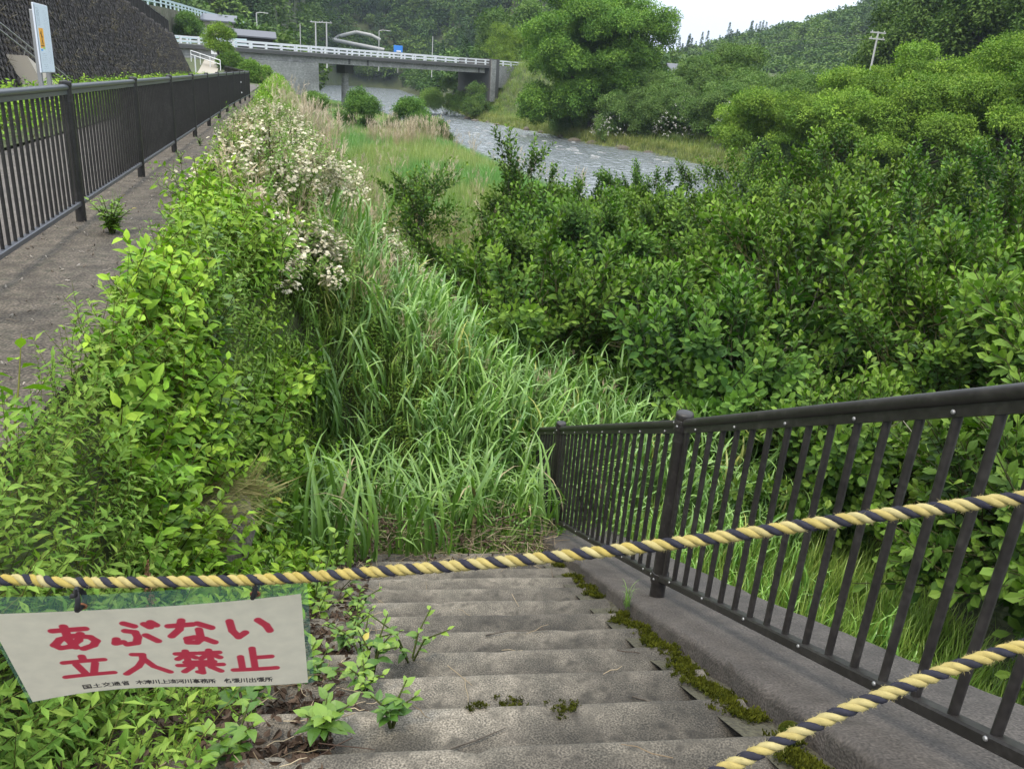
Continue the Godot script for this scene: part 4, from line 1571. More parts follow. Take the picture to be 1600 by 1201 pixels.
func make_leaves() -> void:
	# alder twig: broad leaves set spirally, young and pale towards the tip
	L.alder = []
	for k in 4:
		var b := MB.new()
		var n := 11
		b.tube([Vector3(0, -0.12, 0), Vector3(0.006, 0.12, 0.004), Vector3(0, 0.33, 0)], [0.004, 0.003, 0.0015], 4, Color(0.0931, 0.081, 0.0425), false)
		for j in n:
			var q := (j + 0.5) / n
			var a := j * 2.4 + k * 1.3 + rnd(-0.3, 0.3)
			var up := lerpf(0.35, 1.5, q) + rnd(-0.2, 0.3)
			var d := flat_dir(a, up)
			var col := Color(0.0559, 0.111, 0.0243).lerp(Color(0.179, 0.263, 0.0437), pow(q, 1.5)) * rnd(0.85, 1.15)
			b.leaf(Vector3(0, q * 0.3, 0) + d * 0.012, d, (Vector3.UP * 1.2 - flat_dir(a) * 0.2 + dir_rand() * 0.35).normalized(), lerpf(0.088, 0.06, q) * rnd(0.85, 1.15), lerpf(0.056, 0.032, q) * rnd(0.9, 1.1), 0.22, rnd(0.05, 0.45), 3, col * 0.95, col, 1.25)
		L.alder.append(b.mesh())
	L.alder_leaf = []
	for k in 3:
		var b := MB.new()
		b.leaf(Vector3.ZERO, Vector3.UP, Vector3.BACK, 1.0, 0.62, 0.2, 0.15 + 0.2 * k, 4, Color(0.92, 0.92, 0.92), Color(1.05, 1.05, 1.05), 1.25)
		L.alder_leaf.append(b.mesh())
	# leafy weed twig: pointed leaves in pairs
	L.weed = []
	for k in 4:
		var b := MB.new()
		b.tube([Vector3(0, -0.08, 0), Vector3(0.004, 0.1, 0), Vector3(0, 0.25, 0)], [0.0035, 0.0028, 0.0012], 4, Color(0.134, 0.135, 0.0365), false)
		for j in 9:
			var q := (j + 0.5) / 9.0
			var a := j * (PI + 0.45) + k
			var d := flat_dir(a, lerpf(0.05, 0.9, q) + rnd(-0.2, 0.25))
			var col := Color(0.104, 0.203, 0.0267).lerp(Color(0.245, 0.365, 0.0486), q) * rnd(0.85, 1.15)
			b.leaf(Vector3(0, q * 0.24, 0) + d * 0.01, d, (Vector3.UP + dir_rand() * 0.3).normalized(), lerpf(0.085, 0.05, q) * rnd(0.8, 1.2), lerpf(0.045, 0.026, q), 0.25, rnd(0.2, 0.7), 3, col, col * 1.05, 0.8)
		L.weed.append(b.mesh())
	L.weed_leaf = []
	for k in 3:
		var b := MB.new()
		b.leaf(Vector3.ZERO, Vector3.UP, Vector3.BACK, 1.0, 0.55, 0.22, 0.3 + 0.25 * k, 4, Color(0.95, 0.95, 0.95), Color(1.05, 1.05, 1.05), 0.78)
		L.weed_leaf.append(b.mesh())
	# fine sprig: many small narrow leaflets (vetch, mugwort, spirea)
	L.fine = []
	for k in 3:
		var b := MB.new()
		b.tube([Vector3(0, -0.05, 0), Vector3(0.01, 0.12, 0), Vector3(-0.01, 0.28, 0.01)], [0.002, 0.0016, 0.0008], 3, Color(0.14, 0.143, 0.0432), false)
		for j in 16:
			var q := (j + 0.5) / 16.0
			var a := j * 2.1 + k
			var d := flat_dir(a, rnd(0.1, 0.9))
			var col := Color(0.119, 0.208, 0.037).lerp(Color(0.225, 0.325, 0.0617), rng.randf())
			b.leaf(Vector3(0, q * 0.27, 0), d, (Vector3.UP + dir_rand() * 0.4).normalized(), rnd(0.035, 0.06), rnd(0.012, 0.018), 0.2, 0.3, 2, col, col, 0.85)
		L.fine.append(b.mesh())
	# tall grass: arching blades from one culm
	L.tall = []
	for k in 5:
		var b := MB.new()
		var h := 0.62
		b.tube([Vector3(0, 0, 0), Vector3(0.01, h * 0.5, 0), Vector3(0.02, h, 0.01)], [0.005, 0.004, 0.0025], 4, Color(0.177, 0.232, 0.0725), false)
		for j in 9:
			var q := j / 8.0
			var a := j * 2.55 + k * 0.8 + rnd(-0.4, 0.4)
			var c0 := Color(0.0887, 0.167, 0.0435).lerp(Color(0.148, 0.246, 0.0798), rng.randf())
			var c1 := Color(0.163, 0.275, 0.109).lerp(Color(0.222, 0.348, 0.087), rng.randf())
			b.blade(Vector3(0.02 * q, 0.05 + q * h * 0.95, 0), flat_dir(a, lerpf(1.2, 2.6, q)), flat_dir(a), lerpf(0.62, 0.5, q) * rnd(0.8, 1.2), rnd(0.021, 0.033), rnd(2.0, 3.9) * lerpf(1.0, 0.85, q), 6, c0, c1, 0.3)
		L.tall.append(b.mesh())
	L.blade = []
	for k in 4:
		var b := MB.new()
		b.blade(Vector3.ZERO, Vector3(0.2 + 0.16 * k, 1, 0), Vector3.RIGHT, 1.0, 0.026 + 0.002 * k, 2.0 + 0.55 * k, 8, Color(0.8, 0.85, 0.75), Color(1.05, 1.05, 1.05), 0.3)
		L.blade.append(b.mesh())
	# field grass: a tuft of thin upright blades
	L.tuft = []
	for k in 4:
		var b := MB.new()
		for j in 16:
			var a := rnd(0, TAU)
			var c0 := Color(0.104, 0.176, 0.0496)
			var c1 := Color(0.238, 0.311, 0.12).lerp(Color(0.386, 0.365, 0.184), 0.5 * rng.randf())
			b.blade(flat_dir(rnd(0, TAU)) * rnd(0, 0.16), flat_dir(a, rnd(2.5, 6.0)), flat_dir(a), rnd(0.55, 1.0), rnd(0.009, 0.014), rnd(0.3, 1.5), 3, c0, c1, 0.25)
		L.tuft.append(b.mesh())
	# dry stalks with plumes
	L.stalk = []
	for k in 3:
		var b := MB.new()
		for j in 7:
			var a := rnd(0, TAU)
			var f := flat_dir(rnd(0, TAU)) * rnd(0, 0.14)
			var tip := f + flat_dir(a) * rnd(0.05, 0.35) + Vector3(0, rnd(1.1, 1.75), 0)
			var c := Color(0.36, 0.28, 0.16) * rnd(0.75, 1.2)
			b.tube([f, f.lerp(tip, 0.5) + Vector3(0, 0.05, 0), tip], [0.005, 0.004, 0.0025], 3, c, false)
			for e in 9:
				var d := (flat_dir(a + rnd(-0.9, 0.9), rnd(0.3, 2.2)))
				b.blade(tip - Vector3(0, e * 0.022, 0), d, flat_dir(a), rnd(0.1, 0.19), 0.012, rnd(0.6, 1.6), 2, Color(0.42, 0.33, 0.22) * rnd(0.8, 1.2), Color(0.5, 0.42, 0.3), 0.1)
		L.stalk.append(b.mesh())
	# white blossom: five petals round a pale yellow eye, in a small spray
	L.blossom = []
	for k in 2:
		var b := MB.new()
		for f in 6:
			var o := dir_rand(0.8) * rnd(0.0, 0.07)
			var nrm := (o.normalized() + Vector3.UP * 0.8 + dir_rand() * 0.3).normalized()
			var x := nrm.cross(Vector3.RIGHT).normalized()
			for p in 5:
				var d := x.rotated(nrm, TAU * p / 5.0)
				b.leaf(o, (d + nrm * 0.25).normalized(), nrm, 0.018, 0.016, 0.1, 0.2, 2, Color(0.75, 0.72, 0.6), Color(0.8, 0.8, 0.76), 0.7)
		L.blossom.append(b.mesh())
	# clump of foliage for trees and large shrubs; unit ball
	L.clump = []
	for k in 5:
		var b := MB.new()
		for j in 64:
			var o := dir_rand(0.1) * pow(rng.randf(), 0.45) * 0.5
			o.y *= 0.72
			var d := (o.normalized() + dir_rand() * 0.9 + Vector3(0, 0.15, 0)).normalized()
			var c := Color.WHITE * rnd(0.75, 1.25)
			b.leaf(o, d, (Vector3.UP + dir_rand() * 0.8).normalized(), rnd(0.13, 0.21), rnd(0.07, 0.11), 0.2, 0.3, 2, c, c, 1.0)
		L.clump.append(b.mesh())
	# whole far trees: broadleaf (unit height about 1) and conifer
	L.far_tree = []
	for k in 5:
		var b := MB.new()
		var lobes := []
		for j in 9:
			lobes.append([flat_dir(rnd(0, TAU)) * rnd(0.0, 0.3) + Vector3(0, rnd(0.4, 0.78), 0), rnd(0.16, 0.26)])
		b.tube([Vector3(0, -0.1, 0), Vector3(0, 0.6, 0)], [0.025, 0.012], 4, Color(0.5, 0.45, 0.4), false)
		for j in 360:
			var l: Array = lobes[j % lobes.size()]
			var d := dir_rand(0.35)
			var o: Vector3 = l[0] + Vector3(d.x, d.y * 0.75, d.z) * float(l[1]) * rnd(0.7, 1.05)
			var c := Color.WHITE * rnd(0.7, 1.3)
			b.leaf(o, (d + dir_rand() * 0.8).normalized(), (d + Vector3.UP).normalized(), rnd(0.075, 0.125), rnd(0.05, 0.08), 0.2, 0.3, 2, c, c, 1.0)
		L.far_tree.append(b.mesh())
	L.conifer = []
	for k in 3:
		var b := MB.new()
		b.tube([Vector3(0, -0.1, 0), Vector3(0, 0.97, 0)], [0.018, 0.004], 4, Color(0.6, 0.5, 0.45), false)
		for j in 300:
			var y := pow(rng.randf(), 0.8)
			var r := (1.0 - y) * 0.27 + 0.015
			var a := rnd(0, TAU)
			var c := Color.WHITE * rnd(0.7, 1.25)
			b.leaf(Vector3(0, 0.12 + y * 0.88, 0) + flat_dir(a) * r * rnd(0.1, 0.6), flat_dir(a, rnd(-0.5, 0.3)), Vector3.UP, maxf(0.04, r * rnd(0.5, 0.9)), rnd(0.03, 0.05), 0.2, 0.5, 2, c, c, 1.0)
		L.conifer.append(b.mesh())
	# moss tuft and litter
	var mo := MB.new()
	for j in 26:
		var a := rnd(0, TAU)
		mo.blade(flat_dir(rnd(0, TAU)) * rnd(0, 0.016), flat_dir(a, rnd(0.6, 3.0)), flat_dir(a), rnd(0.008, 0.016), 0.005, 0.6, 2, Color(0.035, 0.045, 0.009), Color(0.085, 0.1, 0.018), 0.2)
	L.moss = mo.mesh()
	L.litter = []
	for k in 4:
		var b := MB.new()
		b.leaf(Vector3(0, -0.5, 0), Vector3.UP, Vector3.BACK, 1.0, 0.5, rnd(0.2, 0.9), rnd(-0.6, 1.0), 4, Color(0.9, 0.9, 0.9), Color(1.1, 1.05, 1.0), rnd(0.8, 1.2))
		L.litter.append(b.mesh())
	var st := MB.new()
	st.tube([Vector3(0, -0.5, 0), Vector3(0.03, -0.1, 0.02), Vector3(-0.02, 0.2, 0.0), Vector3(0.02, 0.5, 0.02)], [0.012, 0.014, 0.012, 0.008], 4, Color.WHITE, false)
	L.stem = st.mesh()


func green(a: Color, b: Color, s := 0.15) -> Color:
	return a.lerp(b, rng.randf()) * rnd(1.0 - s, 1.0 + s)


func tree(t: Node3D, trunk_h: float, r0: float, lobes: Array, n: int, size: float, ca: Color, cb: Color) -> void:
	# trunk with limbs to the lobes of the crown, foliage on and in the lobes
	var tb := MB.new()
	var top := Vector3(rnd(-0.3, 0.3), trunk_h, rnd(-0.3, 0.3))
	tb.tube([Vector3(0, -0.5, 0), Vector3(0.05, trunk_h * 0.3, 0), top * Vector3(0.6, 0.75, 0.6), top], [r0 * 1.25, r0, r0 * 0.75, r0 * 0.5], 9)
	obj("trunk", tb.mesh(), M.bark, t)
	for k in mini(9, lobes.size()):
		var l: Array = lobes[k]
		var c: Vector3 = l[0]
		var from := Vector3(0.02, clampf(c.y * 0.45, trunk_h * 0.3, trunk_h), 0)
		var lb := MB.new()
		lb.tube([from, from.lerp(c, 0.5) + Vector3(0, -0.08 * c.length(), 0) * 0.5, c], [r0 * 0.45, r0 * 0.28, r0 * 0.1], 6)
		obj("limb", lb.mesh(), M.bark, t)
	var ins := [Inst.new(), Inst.new(), Inst.new()]
	var wsum := 0.0
	for l in lobes:
		wsum += l[1] * l[1]
	for l in lobes:
		var cnt := int(n * l[1] * l[1] / wsum)
		var tone := rnd(0.8, 1.2)
		for j in cnt:
			var d := dir_rand(0.25)
			var fl: float = l[2] if l.size() > 2 else 0.75
			var p: Vector3 = l[0] + Vector3(d.x, d.y * fl, d.z) * float(l[1]) * pow(rng.randf(), 0.3)
			ins[rng.randi() % 3].add(p, Vector3.UP + d * 0.7 + dir_rand() * 0.3, rnd(0, TAU), Vector3.ONE * size * rnd(0.7, 1.25), green(ca, cb) * tone)
	for k in 3:
		scatter("foliage", L.clump[k + (1 if n % 2 else 0)], M.leaf_far, ins[k], t)


func dome(rx: float, h: float, k: int, r: float, fl := 0.7) -> Array:
	var out := []
	for j in k:
		var d := dir_rand(0.3)
		d.y = absf(d.y)
		out.append([Vector3(d.x * rx * rnd(0.35, 1.0), h * clampf(0.12 + d.y * 0.85, 0.1, 0.92), d.z * rx * rnd(0.35, 1.0)), r * rnd(0.75, 1.25), fl])
	return out


func shrub(called: String, label: String, cat: String, group: String, x: float, z: float, y: float, rx: float, h: float, lobes: int, n: int, size: float, ca: Color, cb: Color) -> Node3D:
	var t := thing(called, label, cat, Vector3(x, y, z), group)
	var sb := MB.new()
	for k in 6:
		var d := flat_dir(rnd(0, TAU), rnd(0.9, 2.0))
		sb.tube([Vector3(d.x, 0, d.z) * 0.1 - Vector3(0, 0.3, 0), d * h * 0.4, d * h * 0.75], [0.05, 0.035, 0.015], 5)
	obj("stem", sb.mesh(), M.bark, t)
	var ins := [Inst.new(), Inst.new()]
	var ls := dome(rx, h, lobes, rx * 0.42)
	for l in ls:
		var tone := rnd(0.82, 1.2)
		for j in n / lobes:
			var d := dir_rand(0.25)
			var p: Vector3 = l[0] + Vector3(d.x, d.y * 0.8, d.z) * float(l[1]) * pow(rng.randf(), 0.35)
			ins[rng.randi() % 2].add(p, Vector3.UP + d + dir_rand() * 0.3, rnd(0, TAU), Vector3.ONE * size * rnd(0.7, 1.25), green(ca, cb) * tone)
	for k in 2:
		scatter("foliage", L.clump[k + lobes % 3], M.leaf_far, ins[k], t)
	return t


# ------------------------------------------------------------------ far vegetation
func plant_far() -> void:
	# woods on the hills
	var bro := [Inst.new(), Inst.new(), Inst.new(), Inst.new(), Inst.new()]
	var con := [Inst.new(), Inst.new(), Inst.new()]
	var tries := 0
	var placed := 0
	while placed < 5200 and tries < 90000:
		tries += 1
		var a := rnd(-40.0, 44.0)
		var d := sqrt(rnd(pow(118.0, 2), pow(520.0, 2)))
		var x := d * sin(deg_to_rad(a))
		var z := -d * cos(deg_to_rad(a))
		var h := hill_y(d, a)
		var q := uw(x, z)
		var low := h < 1.5
		if h > 75.0 or (low and not (q.y > 126.0 and (q.x > bank_far(q.y) + 4.0 or q.x < bank_near(q.y) - 5.0) and not (q.y < 140.0 and q.x < -8.0) and rng.randf() < 0.6)):
			continue
		if a > 9.0 and d < 300.0 and low:
			continue
		placed += 1
		var hgt := rnd(6.0, 10.5) * (0.8 if low else 1.0)
		var y := ground_y(x, z)
		var patch := wob.get_noise_2d(x * 0.9, z * 0.9)
		var conif := patch > 0.12 and rng.randf() < (0.85 if a < 7.0 else 0.18)
		var col := green(Color(0.0581, 0.117, 0.0339), Color(0.156, 0.235, 0.0508), 0.2)
		if conif:
			con[rng.randi() % 3].add(Vector3(x, y - 0.5, z), Vector3.UP, rnd(0, TAU), Vector3(hgt * 1.3, hgt * 1.5, hgt * 1.3), green(Color(0.0415, 0.0849, 0.0339), Color(0.0725, 0.123, 0.0424)))
		else:
			bro[rng.randi() % 5].add(Vector3(x, y - 1.0, z), Vector3.UP + dir_rand() * 0.08, rnd(0, TAU), Vector3(hgt * rnd(1.0, 1.35), hgt, hgt * rnd(1.0, 1.35)), col)
	for k in 260:
		var w := rnd(132.0, 335.0)
		var left := k % 3 == 0
		var u := bank_near(w) - rnd(1.0, 22.0) if left else bank_far(w) + rnd(1.5, 30.0)
		var p := at(u, w, 0)
		if left and (w < 160.0 or u < -25.0):
			continue
		var hgt := rnd(4.0, 8.0)
		bro[k % 5].add(Vector3(p.x, ground_y(p.x, p.z) - 1.0, p.z), Vector3.UP + dir_rand() * 0.08, rnd(0, TAU), Vector3(hgt * 1.3, hgt, hgt * 1.3), green(Color(0.055, 0.115, 0.026), Color(0.11, 0.19, 0.042), 0.2))
	var wood := Node3D.new()
	wood.name = "wooded_hillside"
	add_child(wood)
	wood.set_meta("kind", "stuff")
	tag(wood, "dense green woods covering the hills behind the bridge and the far bank", "woods")
	for k in 5:
		scatter("broadleaf", L.far_tree[k], M.leaf_far, bro[k], wood)
	for k in 3:
		scatter("conifer", L.conifer[k], M.leaf_far, con[k], wood)
	# conifers that stand out on the right-hand ridge
	for k in 6:
		var a := 15.8 + k * 1.3 + rnd(-0.3, 0.3)
		var d := 425.0
		var x := d * sin(deg_to_rad(a))
		var z := -d * cos(deg_to_rad(a))
		var hgt := rnd(5.5, 7.5)
		var o := obj("ridge_conifer", L.conifer[k % 3], null, self, Transform3D(Basis().scaled(Vector3(hgt * 2.4, hgt, hgt * 2.4)), Vector3(x, ground_y(x, z) - 0.3, z)))
		o.material_override = M.conifer_solid
		tag(o, "dark conifer on the skyline of the right hand ridge, %s from the left" % ORD[k], "tree", "conifers on the ridge")
	# nearer wood, upper right
	var spots := [[44.0, -88.0, 10.0], [46.5, -83.0, 13.0], [50.0, -80.0, 12.0], [42.0, -99.0, 12.0], [48.0, -97.0, 13.0], [55.0, -90.0, 13.0], [55.0, -78.0, 12.0], [60.0, -84.0, 12.0], [42.0, -73.0, 8.0], [47.0, -72.0, 9.0], [52.0, -71.0, 9.0], [45.0, -77.0, 9.0], [40.0, -80.0, 8.0]]
	for k in spots.size():
		var s: Array = spots[k]
		var t := thing("hillside_tree", "broad dark green tree on the slope at upper right, %s from the river side" % ORD[k], "tree", Vector3(s[0], ground_y(s[0], s[1]), s[1]), "trees on the slope at upper right")
		tree(t, s[2] * 0.5, 0.3, dome(s[2] * 0.4, s[2] * 0.92, 12, s[2] * 0.2), 330, 2.3, Color(0.0558, 0.109, 0.0261), Color(0.12, 0.189, 0.0391))
	# the great tree on the far bank
	var bt := thing("big_riverside_tree", "very large spreading green tree on the far bank right of the bridge", "tree", Vector3(6.4, -3.6, -86.5))
	var lobes := []
	for k in 76:
		var d := dir_rand(0.1)
		var rr := pow(rng.randf(), 0.4)
		lobes.append([Vector3(-0.4 + d.x * 7.2 * rr, 7.0 + d.y * 6.6 * rr, d.z * 6.6 * rr), rnd(1.1, 2.5), 0.6])
	for k in 8:
		lobes.append([Vector3(rnd(-6.5, -2.0), rnd(0.8, 3.0), rnd(-1, 4)), rnd(1.3, 1.9), 0.7])
	tree(bt, 7.5, 0.55, lobes, 5600, 1.12, Color(0.0778, 0.168, 0.0318), Color(0.185, 0.31, 0.051))
	# rounded tree with hanging leaves
	var rt := thing("rounded_tree", "rounded mid green tree behind the far bank bushes right of the big tree", "tree", Vector3(21.0, -0.8, -93.0))
	tree(rt, 3.0, 0.3, dome(5.2, 6.1, 26, 1.6, 0.65), 1900, 1.05, Color(0.101, 0.184, 0.045), Color(0.184, 0.283, 0.0675))
	# spreading trees at the right
	var rs := [[15.6, -51.5, 3.6, 4.5], [18.6, -47.0, 4.2, 5.1], [20.4, -43.2, 4.4, 5.3], [23.4, -41.6, 4.6, 5.4], [26.0, -39.0, 4.6, 5.4], [22.5, -50.5, 4.2, 5.3], [27.5, -46.5, 4.4, 5.6]]
	for k in rs.size():
		var s: Array = rs[k]
		var gy := ground_y(s[0], s[1])
		gy = maxf(gy, -3.6)
		var t := thing("spreading_tree", "yellow green tree with layered boughs at right, %s from the left" % ORD[k], "tree", Vector3(s[0], gy, s[1]), "spreading trees at the right")
		var lb := []
		for j in 28:
			var d := flat_dir(rnd(0, TAU))
			var rr := sqrt(rng.randf())
			lb.append([Vector3(d.x * s[2] * rr, s[3] * (0.34 + 0.6 * rng.randf() * (1.1 - rr * 0.45)), d.z * s[2] * rr), rnd(0.95, 1.7), 0.42])
		tree(t, s[3] * 0.6, 0.16, lb, 2000, 0.7, Color(0.105, 0.2, 0.0313), Color(0.229, 0.348, 0.0469))
	# bushes hanging over the far bank
	var fb := [[4.9, -87.6, 3.2, 3.4], [8.6, -79.6, 3.0, 3.8], [11.5, -77.6, 3.0, 3.6], [13.6, -74.6, 2.8, 3.5], [15.6, -70.8, 3.0, 3.8], [17.4, -67.2, 2.8, 3.6], [18.6, -63.0, 2.8, 3.4], [10.6, -83.0, 3.2, 3.9], [14.6, -80.6, 3.0, 3.7], [18.6, -75.0, 3.0, 3.4], [22.0, -70.5, 3.0, 3.2], [17.6, -58.5, 2.6, 2.8], [18.6, -54.5, 2.4, 2.7], [25.5, -83.0, 2.6, 3.0], [28.5, -77.0, 2.8, 3.0], [21.0, -61.5, 2.6, 3.2], [24.6, -65.0, 2.8, 3.0], [31.0, -70.0, 3.0, 3.6], [16.8, -49.0, 2.2, 2.6], [20.0, -44.5, 2.2, 2.4]]
	for k in fb.size():
		var s: Array = fb[k]
		var pale := k in [1, 3, 5, 6]
		var yel := k in [13, 14]
		var lab := "dense rounded bush overhanging the far bank, %s from the big tree" % ORD[k]
		if pale:
			lab = "bush with whitish drooping blossom on the far bank, %s from the big tree" % ORD[k]
		if yel:
			lab = "bright yellow green bush on the far bank, %s from the big tree" % ORD[k]
		var t := shrub("bank_bush", lab, "bush", "bushes on the far bank", s[0], s[1], maxf(ground_y(s[0], s[1]), -4.3) - 0.2, s[2], s[3], 10, 760, 0.78, Color(0.16, 0.246, 0.0391) if yel else Color(0.0798, 0.152, 0.0391), Color(0.271, 0.362, 0.0522) if yel else Color(0.167, 0.254, 0.0718))
		if pale:
			var bi := Inst.new()
			for j in 420:
				var d := dir_rand(0.5)
				bi.add(Vector3(d.x * s[2], absf(d.y) * s[3] * 0.95, d.z * s[2]) * rnd(0.8, 1.05), d, rnd(0, TAU), Vector3.ONE * rnd(1.5, 3.2), Color.WHITE * rnd(0.45, 0.85))
			scatter("blossom", L.blossom[0], M.petal, bi, t)
	# leafless reddish brown bush
	var db := thing("bare_bush", "bare reddish brown twiggy bush among the green bushes on the far bank", "bush", Vector3(19.4, -1.9, -75.6))
	var tw := MB.new()
	for k in 90:
		var d := dir_rand(0.9)
		tw.tube([Vector3.ZERO, d * 0.8, (d + dir_rand() * 0.3) * rnd(1.4, 2.1)], [0.03, 0.018, 0.006], 3, Color.WHITE, false)
	obj("twig", tw.mesh(), std(lin(0.16, 0.1, 0.08), 0.95, 0.0, "bare twig"), db).set_meta("kind", "stuff")
	# trees and bushes round the bridge and the left-hand settlement
	var near_bridge := [
		["willow_bush", "light green willowy bush at the water's edge under the bridge", -12.4, -121.5, 3.2, 4.6, Color(0.12, 0.203, 0.0457), Color(0.191, 0.29, 0.0653)],
		["willow_bush", "round dark bush beneath the right end of the bridge", -7.0, -112.6, 2.6, 3.9, Color(0.0798, 0.16, 0.0391), Color(0.144, 0.217, 0.0522)],
		["willow_bush", "yellow green round topped bush just in front of the concrete abutment", -25.2, -77.5, 0.95, 1.7, Color(0.144, 0.246, 0.0391), Color(0.207, 0.319, 0.0522)],
		["willow_bush", "dark green bush beside the far footpath left of the abutment", -27.6, -78.0, 1.3, 1.2, Color(0.0798, 0.16, 0.0391), Color(0.144, 0.232, 0.0391)],
		["willow_bush", "low green bush at the end of the short far railing", -23.0, -68.5, 1.1, 1.1, Color(0.0957, 0.189, 0.0391), Color(0.16, 0.261, 0.0457)],
		["willow_bush", "green bush on the near bank below the concrete abutment", -22.5, -86.0, 2.0, 1.6, Color(0.0957, 0.189, 0.0391), Color(0.191, 0.29, 0.0587)],
		["willow_bush", "green bush in front of the low shed at upper left", -42.5, -106.0, 2.2, 2.6, Color(0.07, 0.15, 0.03), Color(0.13, 0.22, 0.04)],
		["willow_bush", "dark green bush between the two sheds at upper left", -39.5, -110.5, 2.0, 2.4, Color(0.05, 0.11, 0.025), Color(0.1, 0.17, 0.035)],
		["willow_bush", "green bush above the bridge approach at upper left", -36.5, -114.0, 1.8, 2.2, Color(0.06, 0.13, 0.03), Color(0.12, 0.2, 0.04)],
		["willow_bush", "tall bushes on the right bank behind the bridge's right end", -4.0, -128.0, 4.5, 6.5, Color(0.144, 0.232, 0.0391), Color(0.223, 0.319, 0.0457)],
	]
	for s in near_bridge:
		shrub(s[0], s[1], "bush", "", s[2], s[3], maxf(ground_y(s[2], s[3]), -4.6) - 0.2, s[4], s[5], 9, 520, 0.85, s[6], s[7])
	var yt := thing("young_tree", "small yellow green tree with airy crown in front of the sheds left of the bridge", "tree", Vector3(-29.6, -0.1, -80.0))
	tree(yt, 2.2, 0.11, dome(1.5, 3.7, 12, 0.62, 0.4), 230, 0.8, Color(0.144, 0.246, 0.0391), Color(0.239, 0.348, 0.0522))
	var mt := thing("rounded_tree", "large rounded dark tree behind the right end of the bridge", "tree", Vector3(-3.5, 0.6, -150.0))
	tree(mt, 6.0, 0.4, dome(8.0, 12.0, 18, 3.0), 600, 2.6, Color(0.0638, 0.123, 0.0287), Color(0.128, 0.203, 0.0457))
	var mt2 := thing("rounded_tree", "dark tree standing behind the left shoulder of the big riverside tree", "tree", Vector3(3.0, 0.6, -140.0))
	tree(mt2, 6.0, 0.4, dome(6.0, 10.0, 14, 2.6), 420, 2.6, Color(0.0638, 0.123, 0.0287), Color(0.128, 0.203, 0.0457))
	# grass of the far bank and of the slope by the right abutment
	var gi := [Inst.new(), Inst.new()]
	for k in 16000:
		var w := rnd(25, 150)
		var u := bank_far(w) + 0.2 + pow(rng.randf(), 1.4) * 26.0
		var p := at(u, w, 0)
		p.y = ground_y(p.x, p.z) - 0.02
		var c := green(Color(0.65, 0.85, 0.5), Color(1.35, 1.25, 0.7), 0.2)
		if u < bank_far(w) + 2.0:
			c = green(Color(1.5, 1.2, 0.9), Color(0.9, 0.9, 0.6), 0.2)
		gi[k % 2].add(p, Vector3.UP + dir_rand() * 0.2, rnd(0, TAU), Vector3(2.2, rnd(0.5, 1.1), 2.2), c)
	for k in 2:
		var g := scatter("bank_grass", L.tuft[k], M.grass, gi[k])
		tag(g, "grass on the far bank of the river", "grass")
	# boulders at the far waterline
	var bm := MB.new()
	bm.lathe(Vector3.ZERO, [[0.45, -0.3], [0.5, 0.0], [0.38, 0.2], [0.15, 0.3], [0.0, 0.31]], 7)
	for k in 18:
		var w := 104.0 - k * 2.7 + rnd(-0.8, 0.8)
		var p := at(bank_far(w) + rnd(-0.6, 1.2), w, WATER_Y + 0.05)
		var o := obj("boulder", bm.mesh(), M.rock, self, Transform3D(Basis(Vector3.UP, rnd(0, TAU)).scaled(Vector3(rnd(0.5, 1.6), rnd(0.4, 1.2), rnd(0.5, 1.5))), p))
		tag(o, "grey brown boulder at the far waterline, %s from the bridge" % ORD[k], "boulder", "boulders along the far waterline")


